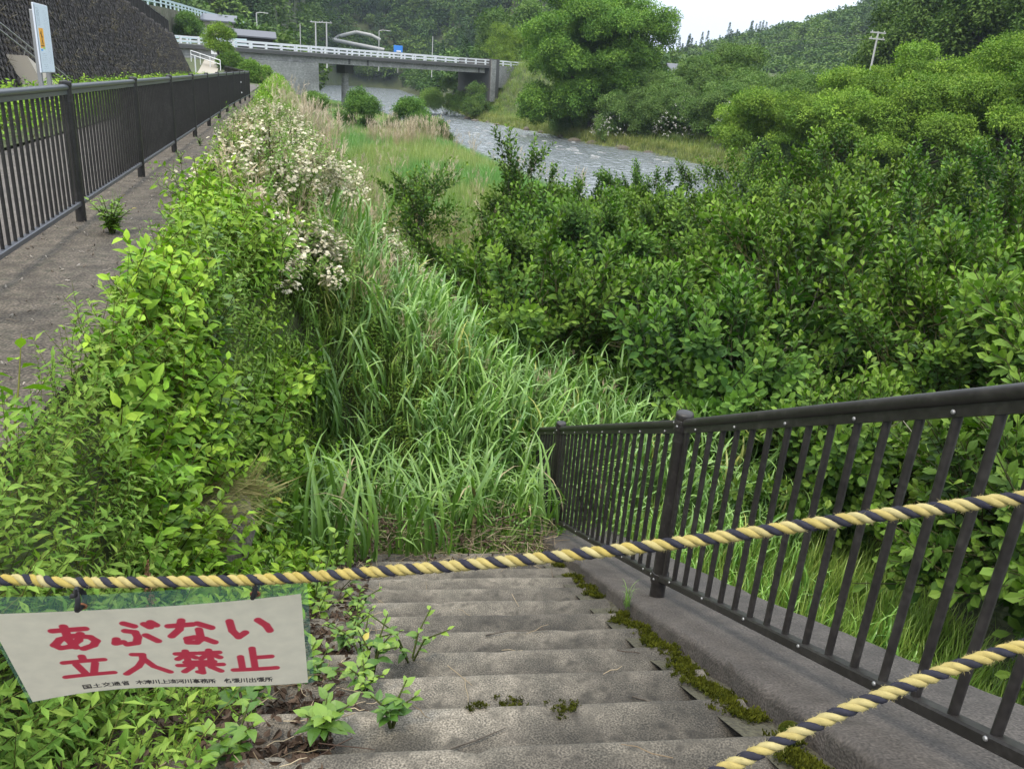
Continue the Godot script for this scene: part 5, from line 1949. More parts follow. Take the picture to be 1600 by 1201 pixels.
# ------------------------------------------------------------------ the river flat between here and the bridge
func plant_middle() -> void:
	var gi := [Inst.new(), Inst.new(), Inst.new(), Inst.new()]
	for k in 26000:
		var w := 6.0 + pow(rng.randf(), 1.7) * 110.0
		var u := rnd(1.2, bank_near(w) - 1.5)
		var p := at(u, w, 0)
		if p.x > table([-24, -19, -15, -11, -9, -7], [0.6, 0.6, 0.6, 0.8, 1.5, 2.4], p.z) and p.z > -25.0 and u > 4.5:
			continue
		p.y = ground_y(p.x, p.z) - 0.03
		var patch := wob.get_noise_2d(u * 9.0, w * 4.0)
		var c := green(Color(0.75, 1.0, 0.75), Color(1.15, 1.2, 0.95), 0.15)
		if u < 3.2 + 2.0 * patch:
			c = green(Color(0.9, 1.05, 0.75), Color(1.35, 1.35, 1.0), 0.2)
		elif patch > 0.12:
			c = green(Color(1.0, 1.1, 0.85), Color(1.4, 1.3, 1.05), 0.2)
		elif patch < -0.12:
			c = green(Color(0.5, 0.95, 0.6), Color(0.75, 1.15, 0.75), 0.15)
		var s := 1.0 + w / 80.0
		if w > 80.0:
			c *= 1.0
		gi[k % 4].add(p, Vector3.UP + dir_rand() * 0.18, rnd(0, TAU), Vector3(s, rnd(0.7, 1.2) * (1.0 if w < 70.0 else 0.55) * (1.0 if u < bank_near(w) - 3.5 else 0.7), s), c)
	for k in 4:
		var g := scatter("meadow_grass", L.tuft[k], M.grass, gi[k])
		tag(g, "pale green reedy grass covering the flat beside the river", "grass")
	var ms := Inst.new()
	for k in 520:
		var w := rnd(10, 85)
		var u := rnd(1.5, bank_near(w) - 1.6)
		var p := at(u, w, 0)
		if p.x > table([-24, -19, -15, -11], [0.6, 0.6, 0.6, 0.8], p.z) and p.z > -25.0:
			continue
		if wob.get_noise_2d(u * 8.0 + 33.0, w * 3.0) < 0.0:
			continue
		p.y = ground_y(p.x, p.z)
		ms.add(p, Vector3.UP + dir_rand() * 0.2, rnd(0, TAU), Vector3.ONE * rnd(0.6, 0.95), Color(1.1, 1.15, 1.2) * rnd(0.8, 1.3))
	tag(scatter("meadow_stalks", L.stalk[2], M.straw, ms), "scattered pale plumed stalks standing in the meadow grass", "dead stalks")
	# leafy fringe along the pavement edge, far part
	var wi := [Inst.new(), Inst.new(), Inst.new(), Inst.new()]
	for k in 9000:
		var w := 1.5 + pow(rng.randf(), 1.5) * 80.0
		var u := strip_edge(w) + 0.12 + 0.22 * smoothstep(3.0, 9.0, w) + absf(rng.randfn(0.0, 0.8))
		if wob.get_noise_2d(u * 12.0 + 50.0, w * 9.0) < -0.12:
			continue
		var p := at(u, w, 0)
		var lift := clampf(0.15 + (u - strip_edge(w)) * 0.45, 0.1, 0.6)
		p.y = ground_y(p.x, p.z) + rnd(0.0, lift)
		var s := (0.85 + w / 60.0) * rnd(0.7, 1.2)
		wi[k % 4].add(p, Vector3.UP + dir_rand() * 0.6 + GU * 0.2, rnd(0, TAU), Vector3.ONE * s, green(Color(0.7, 0.9, 0.8), Color(1.2, 1.15, 1.0), 0.15))
	for k in 4:
		var g := scatter("bank_fringe", L.weed[k], M.leaf, wi[k])
		tag(g, "bright green leafy weeds along the edge of the concrete strip", "weeds")
	# mixed weeds, seeding grasses and dead stems on the slope beyond the tall grass
	var xi := [Inst.new(), Inst.new(), Inst.new()]
	var xt := [Inst.new(), Inst.new(), Inst.new()]
	var xd := Inst.new()
	for k in 9000:
		var w := rnd(0.5, 15.0)
		var u := rnd(1.0, 6.0)
		var p := at(u, w, 0)
		if p.x > table([-19, -15, -11, -9, -7], [0.6, 0.6, 0.6, 1.4, 2.0], p.z):
			continue
		p.y = ground_y(p.x, p.z)
		var patch := wob.get_noise_2d(u * 26.0 + 9.0, w * 26.0)
		if k % 9 == 0:
			xd.add(p, Vector3.UP + dir_rand() * 0.25, rnd(0, TAU), Vector3.ONE * rnd(0.35, 0.62), Color.WHITE * rnd(0.9, 1.4))
		elif patch > -0.12:
			xi[k % 3].add(p + Vector3(0, rnd(0.0, 0.45), 0), Vector3.UP + dir_rand() * 0.7, rnd(0, TAU), Vector3.ONE * rnd(0.8, 1.5), green(Color(0.8, 0.95, 0.9), Color(1.3, 1.2, 1.2), 0.15))
		else:
			xt[k % 3].add(p, Vector3.UP + dir_rand() * 0.35, rnd(0, TAU), Vector3(1.1, rnd(0.4, 0.8), 1.1), green(Color(0.95, 1.15, 0.7), Color(1.5, 1.45, 0.95), 0.15))
	for k in 3:
		tag(scatter("slope_weed", L.fine[k], M.leaf, xi[k]), "mixed green weeds on the slope beyond the tall grass", "weeds")
		tag(scatter("slope_grass", L.tuft[k], M.grass, xt[k]), "thin pale grass among the weeds on the slope", "grass")
	tag(scatter("dead_stems", L.stalk[1], M.straw, xd), "pale dead grass stalks standing among the slope weeds", "dead stalks")
	# weeds between the path and the wall
	var vi := [Inst.new(), Inst.new(), Inst.new(), Inst.new()]
	for k in 2600:
		var w := rnd(2.0, 60.0)
		var p := at(rnd(-4.9, -2.1), w, PATH_Y + rnd(0.0, 0.3))
		vi[k % 4].add(p, Vector3.UP + dir_rand() * 0.6, rnd(0, TAU), Vector3.ONE * rnd(1.0, 1.9), green(Color(0.8, 1.0, 0.8), Color(1.3, 1.25, 1.0), 0.15))
	for k in 4:
		tag(scatter("verge_weed", L.weed[k], M.leaf, vi[k]), "bright green weeds between the path and the stone wall", "weeds")
	# bushes on the flat
	var bs := [["meadow_bush", "round dark green bush standing alone in the meadow left of the river bend", -12.2, -61.0, 1.7, 2.9], ["meadow_bush", "feathery green bush on the near bank where the river narrows into view", -9.0, -62.0, 1.5, 2.6], ["meadow_bush", "low bush at the water's edge right of the feathery bush", -6.6, -59.0, 1.2, 1.4]]
	for s in bs:
		shrub(s[0], s[1], "bush", "", s[2], s[3], ground_y(s[2], s[3]), s[4], s[5], 9, 520, 0.62, Color(0.075, 0.158, 0.0375), Color(0.15, 0.27, 0.0525))
	# dry reeds
	var reeds := [[2.2, 14.6], [1.8, 16.5], [2.6, 12.6], [2.0, 19.5], [3.0, 16.0], [2.6, 21.0], [2.2, 25.0], [1.6, 30.0], [7.6, 40.0], [8.4, 42.0], [9.0, 44.0], [8.0, 46.0], [10.0, 45.0], [6.6, 42.0], [11.0, 47.0], [4.2, 13.0], [6.6, 22.0]]
	for k in reeds.size():
		var q: Array = reeds[k]
		var p := at(q[0], q[1], 0)
		var grp := k < 8
		var t := thing("dry_reed_clump", ("clump of dry straw coloured reeds beside the leafy bank, %s from the steps" if grp else "clump of dry tan reeds in the meadow near the river, %s from the steps") % ORD[k], "reeds", Vector3(p.x, ground_y(p.x, p.z), p.z), "dry reed clumps")
		var ri := Inst.new()
		for j in (14 if k < 15 else 3):
			ri.add(flat_dir(rnd(0, TAU)) * rnd(0, 0.8), Vector3.UP + dir_rand() * 0.15, rnd(0, TAU), Vector3.ONE * rnd(0.75, 1.15) * (1.0 if grp else 1.05), Color(1.15, 1.2, 1.3) * rnd(0.8, 1.3))
		scatter("stalk", L.stalk[k % 3], M.straw, ri, t)


func alder(label: String, x: float, z: float, top: float, r: float, n: int, leaves: int) -> void:
	var gy := ground_y(x, z)
	var t := thing("alder_bush", label, "bush", Vector3(x, gy, z), "alder bushes between the railing and the river")
	var h := top - gy
	var crown_base := h * 0.18
	var tips := []
	for k in 5:
		var sb := MB.new()
		var d := flat_dir(TAU * k / 5.0 + rnd(-0.4, 0.4), rnd(1.1, 2.6))
		var e := Vector3(d.x * r * 0.8, h * 0.82, d.z * r * 0.8)
		sb.tube([Vector3(d.x, 0, d.z) * 0.1 - Vector3(0, 0.2, 0), Vector3(e.x * 0.35, h * 0.4, e.z * 0.35), e], [0.028, 0.02, 0.006], 5)
		obj("stem", sb.mesh(), M.bark, t)
	var ins := [Inst.new(), Inst.new(), Inst.new(), Inst.new()]
	var ph := rnd(0, 100)
	var hue := Color(1, 1, 1).lerp([Color(1.15, 1.05, 0.85), Color(0.8, 0.95, 1.1), Color(1.1, 1.1, 0.9), Color(0.9, 0.9, 0.9)][rng.randi() % 4], rng.randf())
	var big := rnd(0.95, 1.35) * (1.2 if leaves > 0 else 1.0)
	var sprays := 18 + n / 34
	for c in sprays:
		# boughs: the sprigs of one crowd round its end, with gaps between boughs
		var d := dir_rand(0.12)
		var lump := 1.0 + 0.5 * wob.get_noise_2d(d.x * 90.0 + ph, d.z * 90.0 + d.y * 60.0)
		var rr := pow(rng.randf(), 0.3)
		var o := Vector3(d.x * r * rr * lump, crown_base + (h - crown_base) * (0.5 + 0.47 * d.y * rr) * minf(lump, 1.12), d.z * r * rr * lump)
		var along := (Vector3(d.x * 1.25, 0.4 + 0.9 * maxf(d.y, 0.0), d.z * 1.25) + dir_rand() * 0.4).normalized()
		var tone := rnd(0.75, 1.2)
		var cnt := n / sprays
		for k in cnt:
			var q := rng.randf()
			var p := o + along * lerpf(-0.4, 0.28, q) + dir_rand() * 0.19 * (1.1 - q * 0.75)
			ins[(c + k) % 4].add(p, along + dir_rand() * lerpf(0.7, 0.3, q) + Vector3(0, 0.2, 0), rnd(0, TAU), Vector3.ONE * rnd(1.0, 1.55) * big, green(Color(0.74, 0.88, 0.85), Color(1.02, 1.08, 1.0), 0.12) * tone * hue)
	for k in 4:
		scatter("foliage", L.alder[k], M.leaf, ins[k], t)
	# the outermost leaves one by one
	var eye := Vector3(-x, -gy - h * 0.6, -z).normalized()
	var made := 0
	while made < leaves:
		var d := (dir_rand(0.35) + eye * 0.9).normalized()
		var p := Vector3(d.x * r, crown_base + (h - crown_base) * (0.5 + 0.5 * d.y), d.z * r) * rnd(0.94, 1.05)
		var sp := (Vector3(d.x * 0.8, 0.8, d.z * 0.8) + dir_rand() * 0.3).normalized()
		for j in 6:
			var q := j / 5.0
			var a := j * 2.4 + made
			var ld := (flat_dir(a, lerpf(0.4, 1.6, q)) + sp * 0.4).normalized()
			var up := (Vector3.UP + dir_rand() * 0.35).normalized()
			var ax := ld.cross(up).normalized()
			var sz := rnd(0.085, 0.125) * lerpf(1.0, 0.75, q)
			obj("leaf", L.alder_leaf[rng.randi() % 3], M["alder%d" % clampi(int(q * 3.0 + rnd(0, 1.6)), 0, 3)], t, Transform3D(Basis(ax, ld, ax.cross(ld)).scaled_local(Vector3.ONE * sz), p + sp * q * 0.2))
			made += 1


func weed(label: String, group: String, p: Vector3, h: float, spread: float, stems: int, leaves: int, lsize: float, tone := 1.0) -> void:
	# leafy plant: stems with pointed leaves in pairs; the leaves are parts where they are near enough to be picked apart
	var t := thing("leafy_weed", label, "weed", p, group)
	var ins := [Inst.new(), Inst.new(), Inst.new(), Inst.new()]
	var per := maxi(4, leaves / stems)
	var shade := rnd(-1.1, 0.7)
	var lsz := lsize * rnd(0.8, 1.15)
	var sb := MB.new()
	for k in stems:
		var a := TAU * k / stems + rnd(-0.5, 0.5)
		var lean := flat_dir(a) * spread * rnd(0.3, 1.0)
		var hh := h * rnd(0.7, 1.1)
		var tip := lean + Vector3(0, hh, 0)
		sb.tube([Vector3(0, -0.05, 0), lean * 0.35 + Vector3(0, hh * 0.55, 0), tip], [0.005, 0.004, 0.0018], 5, Color(0.08, 0.1, 0.03))
		if leaves > 0:
			for j in per:
				var q := lerpf(0.2, 1.0, (j + 0.5) / per)
				var c := (lean * q * lerpf(0.65, 1.0, q)) + Vector3(0, hh * q, 0)
				var la := a + j * (PI * 0.5 + 0.4) + PI * (j % 2)
				var ld := flat_dir(la, lerpf(0.05, 0.8, q) + rnd(-0.25, 0.25))
				var up := (Vector3.UP + dir_rand() * 0.3).normalized()
				var ax := ld.cross(up).normalized()
				var sz := lsz * lerpf(1.15, 0.55, q) * rnd(0.65, 1.25)
				obj("leaf", L.weed_leaf[rng.randi() % 3], M["weed%d" % clampi(int(q * 2.6 + shade + rnd(-0.7, 1.2)), 0, 3)] if rng.randf() < 0.985 else M.weed_old, t, Transform3D(Basis(ax, ld, ax.cross(ld)).scaled_local(Vector3.ONE * sz), c))
		else:
			for j in 7:
				var q := lerpf(0.15, 1.0, j / 6.0)
				ins[rng.randi() % 4].add(lean * q + Vector3(0, hh * q * 0.85, 0) + dir_rand() * 0.08, lean.normalized() * 0.5 + Vector3.UP + dir_rand() * 0.7, rnd(0, TAU), Vector3.ONE * lsize / 0.08 * rnd(0.8, 1.2), green(Color(0.75, 0.9, 0.8), Color(1.15, 1.1, 1.0), 0.12) * tone)
	obj("stem", sb.mesh(), M.leaf, t)
	if leaves == 0:
		for k in 4:
			scatter("foliage", L.weed[k], M.leaf, ins[k], t)


func plant_near() -> void:
	# --- alder thicket, rows from the railing back to the river
	var rows := {}
	var z := -3.6
	var row := 0
	while z > -24.0:
		var x := table([-24, -19, -15, -11, -9, -7, -5.6, -3.6], [0.7, 0.7, 0.9, 1.5, 2.5, 3.5, 4.2, 4.4], z) + rnd(0.2, 0.6)
		var right := -z * 0.74 + 2.2
		var col := 0
		while x < right:
			var r := rnd(1.25, 1.65)
			var top := lerpf(lerpf(-1.9, -2.7, smoothstep(-11.0, -17.0, z)), -1.6, smoothstep(2.2, 5.6, x)) + 0.5 * wob.get_noise_2d(x * 22.0, z * 22.0) + rnd(-0.55, 0.5) - (0.75 if col == 0 and z > -14.0 else 0.0) + (0.2 if x > 5.0 else 0.0)
			if z > -5.0:
				top = -1.75 + rnd(-0.1, 0.25)
			var front := row <= 2 and col < 4
			alder("dark green alder bush in the %s thicket row, %s from the left" % [ORD[row], ORD[mini(col, 19)]], x, z + rnd(-0.35, 0.35), top, r, 900 if row < 4 else 620, 150 if front else (60 if row < 5 and col < 4 else 0))
			x += r * 1.62
			col += 1
		z -= 1.95
		row += 1
	alder("small upright alder bush standing clear at the left edge of the thicket", -2.5, -18.8, -2.0, 0.75, 260, 0)
	alder("dark alder bush close to the grass at the left end of the thicket", -0.75, -12.6, -2.15, 1.1, 480, 0)
	alder("low alder bush pushing out into the tall grass in front of the thicket", 0.35, -10.4, -2.4, 1.0, 420, 0)
	alder("single alder bush whose sprays stick up into the open at the river's edge", -0.2, -20.5, -1.75, 0.8, 300, 0)

	# --- tall grass at the foot of the steps
	var gi := [Inst.new(), Inst.new(), Inst.new(), Inst.new(), Inst.new()]
	var n := 0
	for k in 60000:
		var x := rnd(-4.5, 3.4)
		var zz := rnd(-13.5, -4.6)
		var q := sn(x, zz)
		var g := uw(x, zz)
		var lim := table([-14, -11, -9, -7, -5.6], [0.4, 1.0, 2.0, 3.0, 3.4], zz)
		if q.x < 2.5 + 0.5 * wob.get_noise_2d(x * 40.0, 3.0) or x > lim or g.x < 1.9 or g.x > 7.5:
			continue
		if q.y < -1.4 and q.x < 2.0:
			continue
		var den := 1.0
		if g.x < 2.9:
			den = 0.35
		if q.x < 3.2:
			den *= 0.45
		den *= 1.0 - smoothstep(9.3, 11.2, -zz + 0.5 * x)
		if rng.randf() > den:
			continue
		n += 1
		if n > 1250:
			break
		var y := ground_y(x, zz)
		var s := rnd(0.75, 1.3) * (0.8 if q.x < 3.4 else 1.0)
		gi[n % 5].add(Vector3(x, y - 0.02, zz), Vector3.UP + dir_rand() * 0.42 + Vector3(0.05, 0, 0.12), rnd(0, TAU), Vector3(s, s * rnd(0.8, 1.15), s), green(Color(0.9, 1.0, 0.85), Color(1.35, 1.33, 1.1), 0.18) if rng.randf() < 0.95 else Color(2.0, 1.3, 1.2))
	for k in 5:
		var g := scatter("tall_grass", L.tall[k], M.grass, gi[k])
		tag(g, "tall arching green grass filling the flat at the foot of the steps", "grass")
	# tussocks whose blades can be picked apart
	var ts := [[-1.35, -5.5], [-0.9, -6.0], [-1.7, -6.2], [-0.4, -6.3], [0.1, -6.7], [-1.2, -6.9], [-0.7, -7.3], [0.5, -7.2], [-1.9, -7.3], [0.0, -7.9], [-0.3, -5.9], [1.0, -7.4], [-1.35, -4.9], [-0.6, -5.4], [-1.5, -5.9], [0.3, -6.2], [-1.1, -5.0], [-1.45, -6.5]]
	for k in ts.size():
		var x: float = ts[k][0]
		var zz: float = ts[k][1]
		var t := thing("grass_tussock", "tussock of broad arching grass blades at the foot of the steps, %s nearest" % ORD[k], "grass", Vector3(x, ground_y(x, zz), zz), "arching grass tussocks below the steps")
		for j in 34:
			var a := rnd(0, TAU)
			var ln := rnd(0.6, 1.3)
			obj("blade", L.blade[rng.randi() % 4], M["blade%d" % (rng.randi() % 4)] if rng.randf() < 0.96 else M.straw_blade, t, Transform3D(Basis(Vector3.UP, a).rotated(dir_rand(), rnd(-0.25, 0.25)).scaled_local(Vector3(ln, ln * rnd(0.95, 1.25), ln)), flat_dir(a) * rnd(0.0, 0.16) + Vector3(0, rnd(0.0, 0.25), 0)))
	# shorter grass at the foot and beyond the stair railing
	var si := [Inst.new(), Inst.new(), Inst.new(), Inst.new()]
	n = 0
	for k in 30000:
		var s := rnd(-3.0, 4.6)
		var nn := rnd(-2.6, 3.4)
		var p := stair(s, nn)
		var right := nn > 0.66
		var foot := s > 2.05 and nn < 0.6
		if not (right or foot):
			continue
		n += 1
		if n > 2600:
			break
		p.y = ground_y(p.x, p.z)
		si[n % 4].add(p, Vector3.UP + dir_rand() * 0.3, rnd(0, TAU), Vector3(rnd(0.7, 1.2), rnd(0.3, 0.75) if right else rnd(0.2, 0.5), rnd(0.7, 1.2)), green(Color(0.8, 1.05, 0.55), Color(1.25, 1.35, 0.7), 0.15))
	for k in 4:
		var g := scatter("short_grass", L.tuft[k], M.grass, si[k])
		tag(g, "short bright green grass beyond the stair railing and at the foot of the steps", "grass")
	var bi := Inst.new()
	for k in 260:
		var s := rnd(-3.2, 3.5)
		var nn := rnd(0.75, 2.4)
		var p := stair(s, nn)
		p.y = ground_y(p.x, p.z)
		bi.add(p, Vector3.UP + dir_rand() * 0.25, rnd(0, TAU), Vector3.ONE * rnd(0.45, 0.8), green(Color(0.9, 1.1, 0.7), Color(1.25, 1.3, 0.8), 0.12))
	tag(scatter("kerb_grass", L.tall[2], M.grass, bi), "arching bright green grass just outside the kerb of the steps", "grass")

	# --- the leafy bank left of the steps
	var fi := [Inst.new(), Inst.new(), Inst.new()]
	var wi := [Inst.new(), Inst.new(), Inst.new(), Inst.new()]
	n = 0
	for k in 120000:
		var w := -6.5 + pow(rng.randf(), 1.5) * 18.0
		var u := rnd(0.5, 4.2)
		var p := at(u, w, 0)
		var q := sn(p.x, p.z)
		if q.x < 2.4 and q.y > -2.02 + 0.25 * wob.get_noise_2d(q.x * 60.0, 0.0) + 0.15 * clampf(q.x, 0, 2):
			continue
		if u < strip_edge(w) + lerpf(0.05, 0.28, smoothstep(-2.0, 2.0, w)) or p.length() < 1.2 or (p.z > -1.3 and p.x > -1.2):
			continue
		n += 1
		if n > 22000:
			break
		p.y = ground_y(p.x, p.z)
		var patch := wob.get_noise_2d(u * 25.0, w * 25.0)
		var tone := 1.0 if u < 2.0 else 0.85
		if patch > -0.05 and u < lerpf(2.3, 1.0, smoothstep(-3.2, 0.5, w)):
			wi[n % 4].add(p + Vector3(0, rnd(0.0, 0.34) * (1.0 - 0.6 * smoothstep(-2.0, 2.0, w)), 0), Vector3.UP + dir_rand() * 0.7 + GU * 0.25, rnd(0, TAU), Vector3.ONE * rnd(0.75, 1.35), green(Color(0.75, 0.95, 0.7), Color(1.25, 1.2, 0.9), 0.16) * tone)
		else:
			fi[n % 3].add(p + Vector3(0, rnd(0.0, 0.25), 0), Vector3.UP + dir_rand() * 0.7 + GU * 0.2, rnd(0, TAU), Vector3.ONE * rnd(0.7, 1.3), green(Color(0.75, 0.92, 0.8), Color(1.15, 1.1, 1.0), 0.14) * tone)
	for k in 4:
		tag(scatter("bank_weed", L.weed[k], M.leaf, wi[k]), "dense leafy undergrowth covering the bank left of the steps", "undergrowth")
	for k in 3:
		tag(scatter("bank_undergrowth", L.fine[k], M.leaf, fi[k]), "fine leaved creeping undergrowth on the lower bank left of the steps", "undergrowth")
	# individual plants, nearest first
	var wsp := [-4.75, -4.35, -4.9, -4.0, -4.5, -3.7, -4.1, -3.3, -3.55, -3.0, -2.7, -3.2, -2.3, -2.55, -1.9, -1.5, -2.0, -1.1, -0.7, -1.2, -0.2, 0.3, -0.4, 0.9, 1.5, 2.1, 2.8, 3.6, 4.5, 5.5]
	for k in wsp.size():
		var w: float = wsp[k]
		var u: float = strip_edge(w) + [0.36, 0.62, 0.9][k % 3] * lerpf(1.0, 0.75, smoothstep(-2.0, 1.0, w)) + 0.12 * smoothstep(-2.0, 1.0, w) + rnd(-0.08, 0.08)
		var p := at(u, w, 0)
		p.y = ground_y(p.x, p.z)
		var near := k < 16
		var lab := "bright green leafy weed on the left bank, %s up from the rope" % ORD[k % 20] if k < 20 else "leafy weed at the edge of the concrete strip, %s beyond the near weeds" % ORD[k - 20]
		weed(lab, "leafy weeds on the bank", p, rnd(0.42, 0.62) * lerpf(1.0, 0.7, smoothstep(-2.0, 1.0, w)) if w > -3.8 else rnd(0.28, 0.42), 0.36, 9, 162 if near else 0, 0.108)
	# ferny plants at the foot of the railing posts
	weed("small yellow green plant growing at the foot of the first full railing post", "plants by the railing", at(0.27, -0.5, PATH_Y), 0.27, 0.2, 16, 280, 0.085)
	weed("small green plant at the foot of the third railing post", "plants by the railing", at(0.2, 4.6, PATH_Y), 0.16, 0.1, 6, 48, 0.05)
	weed("tiny green plant on the pavement beside the railing, beyond the third post", "plants by the railing", at(0.2, 7.4, PATH_Y), 0.15, 0.09, 6, 36, 0.05)
	# weeds and seedlings on the steps
	var ss := [[-1.62, -1.62, 0.17, 0.075], [-1.55, -1.42, 0.16, 0.06], [-0.98, -1.5, 0.3, 0.07], [-0.85, -1.35, 0.34, 0.075], [-1.1, -1.7, 0.2, 0.07], [-1.2, -1.52, 0.14, 0.06], [-0.6, -1.62, 0.22, 0.065], [-1.35, -1.9, 0.2, 0.075], [-0.3, -1.6, 0.16, 0.05], [-1.75, -1.85, 0.2, 0.08], [-0.75, -1.55, 0.24, 0.06], [0.1, -1.62, 0.18, 0.05]]
	for k in ss.size():
		var q: Array = ss[k]
		var p := stair(q[0], q[1], -0.07)
		weed("leafy seedling on the steps, %s" % ["low, on the second visible step from the bottom edge", "smaller, beside the one on the second visible step", "tall, right of the sign", "tallest, with a long pointed leaf, right of the sign", "short, below the sign's right corner", "tiny, on the litter below the sign's right corner", "slim, higher up beside the sign's right edge", "short, tucked under the sign", "thin, at the fourth step", "half hidden under the sign's lower edge", "upright, between two taller ones right of the sign", "sparse, near the foot of the flight"][k], "seedlings on the steps", p, q[2] * 0.6, q[2] * 0.75, 4, 28, q[3])
	# flowering bushes on the lower bank
	var fl := [[1.45, 1.9, 0.9, 1.25], [1.8, 4.2, 1.0, 1.35], [2.8, 3.4, 0.75, 1.0], [3.3, 7.4, 0.8, 0.9], [1.9, 6.2, 0.7, 0.9], [1.7, 0.6, 0.55, 0.7], [1.9, -1.5, 0.45, 0.5], [3.4, 5.0, 0.6, 0.7], [1.2, 9.5, 0.8, 1.0], [1.3, 12.5, 0.9, 1.1]]
	var where := ["right of the second railing post's foot", "largest, in the middle of the bank", "at the edge of the tall grass", "far back by the dry reeds", "close under the concrete strip", "low, halfway up the left bank", "lowest, nearest the steps", "next to the dark alder thicket", "beside the leafy fringe of the strip", "farthest along the strip"]
	for k in fl.size():
		var q: Array = fl[k]
		var p := at(q[0], q[1], 0)
		p.y = ground_y(p.x, p.z)
		var t := thing("flowering_bush", "arching bush with sprays of small white flowers, %s" % where[k], "bush", p, "white flowering bushes on the bank")
		var sb := MB.new()
		var li := [Inst.new(), Inst.new(), Inst.new()]
		var bl := [Inst.new(), Inst.new()]
		for j in 34:
			var a := rnd(0, TAU)
			var rr := sqrt(rng.randf())
			var d: Vector3 = flat_dir(a) * float(q[2]) * rr
			var top: float = q[3] * (1.05 - 0.55 * rr * rr) * rnd(0.75, 1.1)
			var m := d * 0.6 + Vector3(0, top, 0)
			var e := d * 1.25 + Vector3(0, top * 0.75, 0)
			sb.tube([Vector3(d.x, -0.1, d.z) * 0.2, m, e], [0.007, 0.005, 0.002], 4, Color(0.1, 0.09, 0.04))
			for i in 15:
				var f := rng.randf()
				var c := Vector3.ZERO.lerp(m, f * 1.6) if f < 0.6 else m.lerp(e, (f - 0.6) / 0.4)
				li[i % 3].add(c + dir_rand() * 0.09, Vector3.UP + d + dir_rand() * 0.7, rnd(0, TAU), Vector3.ONE * rnd(0.7, 1.2), green(Color(0.7, 0.85, 0.9), Color(1.05, 1.05, 1.2), 0.12))
			if rng.randf() < (0.45 if k in [5, 6] else 0.7):
				for i in 26:
					bl[i % 2].add(m.lerp(e, rng.randf()) + dir_rand() * 0.11 + Vector3(0, 0.05, 0), Vector3.UP + dir_rand() * 0.4, rnd(0, TAU), Vector3.ONE * rnd(0.8, 1.5), Color(0.95, 0.9, 0.74) * rnd(0.55, 1.0))
		obj("stem", sb.mesh(), M.leaf, t)
		for i in 3:
			scatter("foliage", L.fine[i], M.leaf, li[i], t)
		for i in 2:
			scatter("blossom", L.blossom[i], M.petal, bl[i], t)


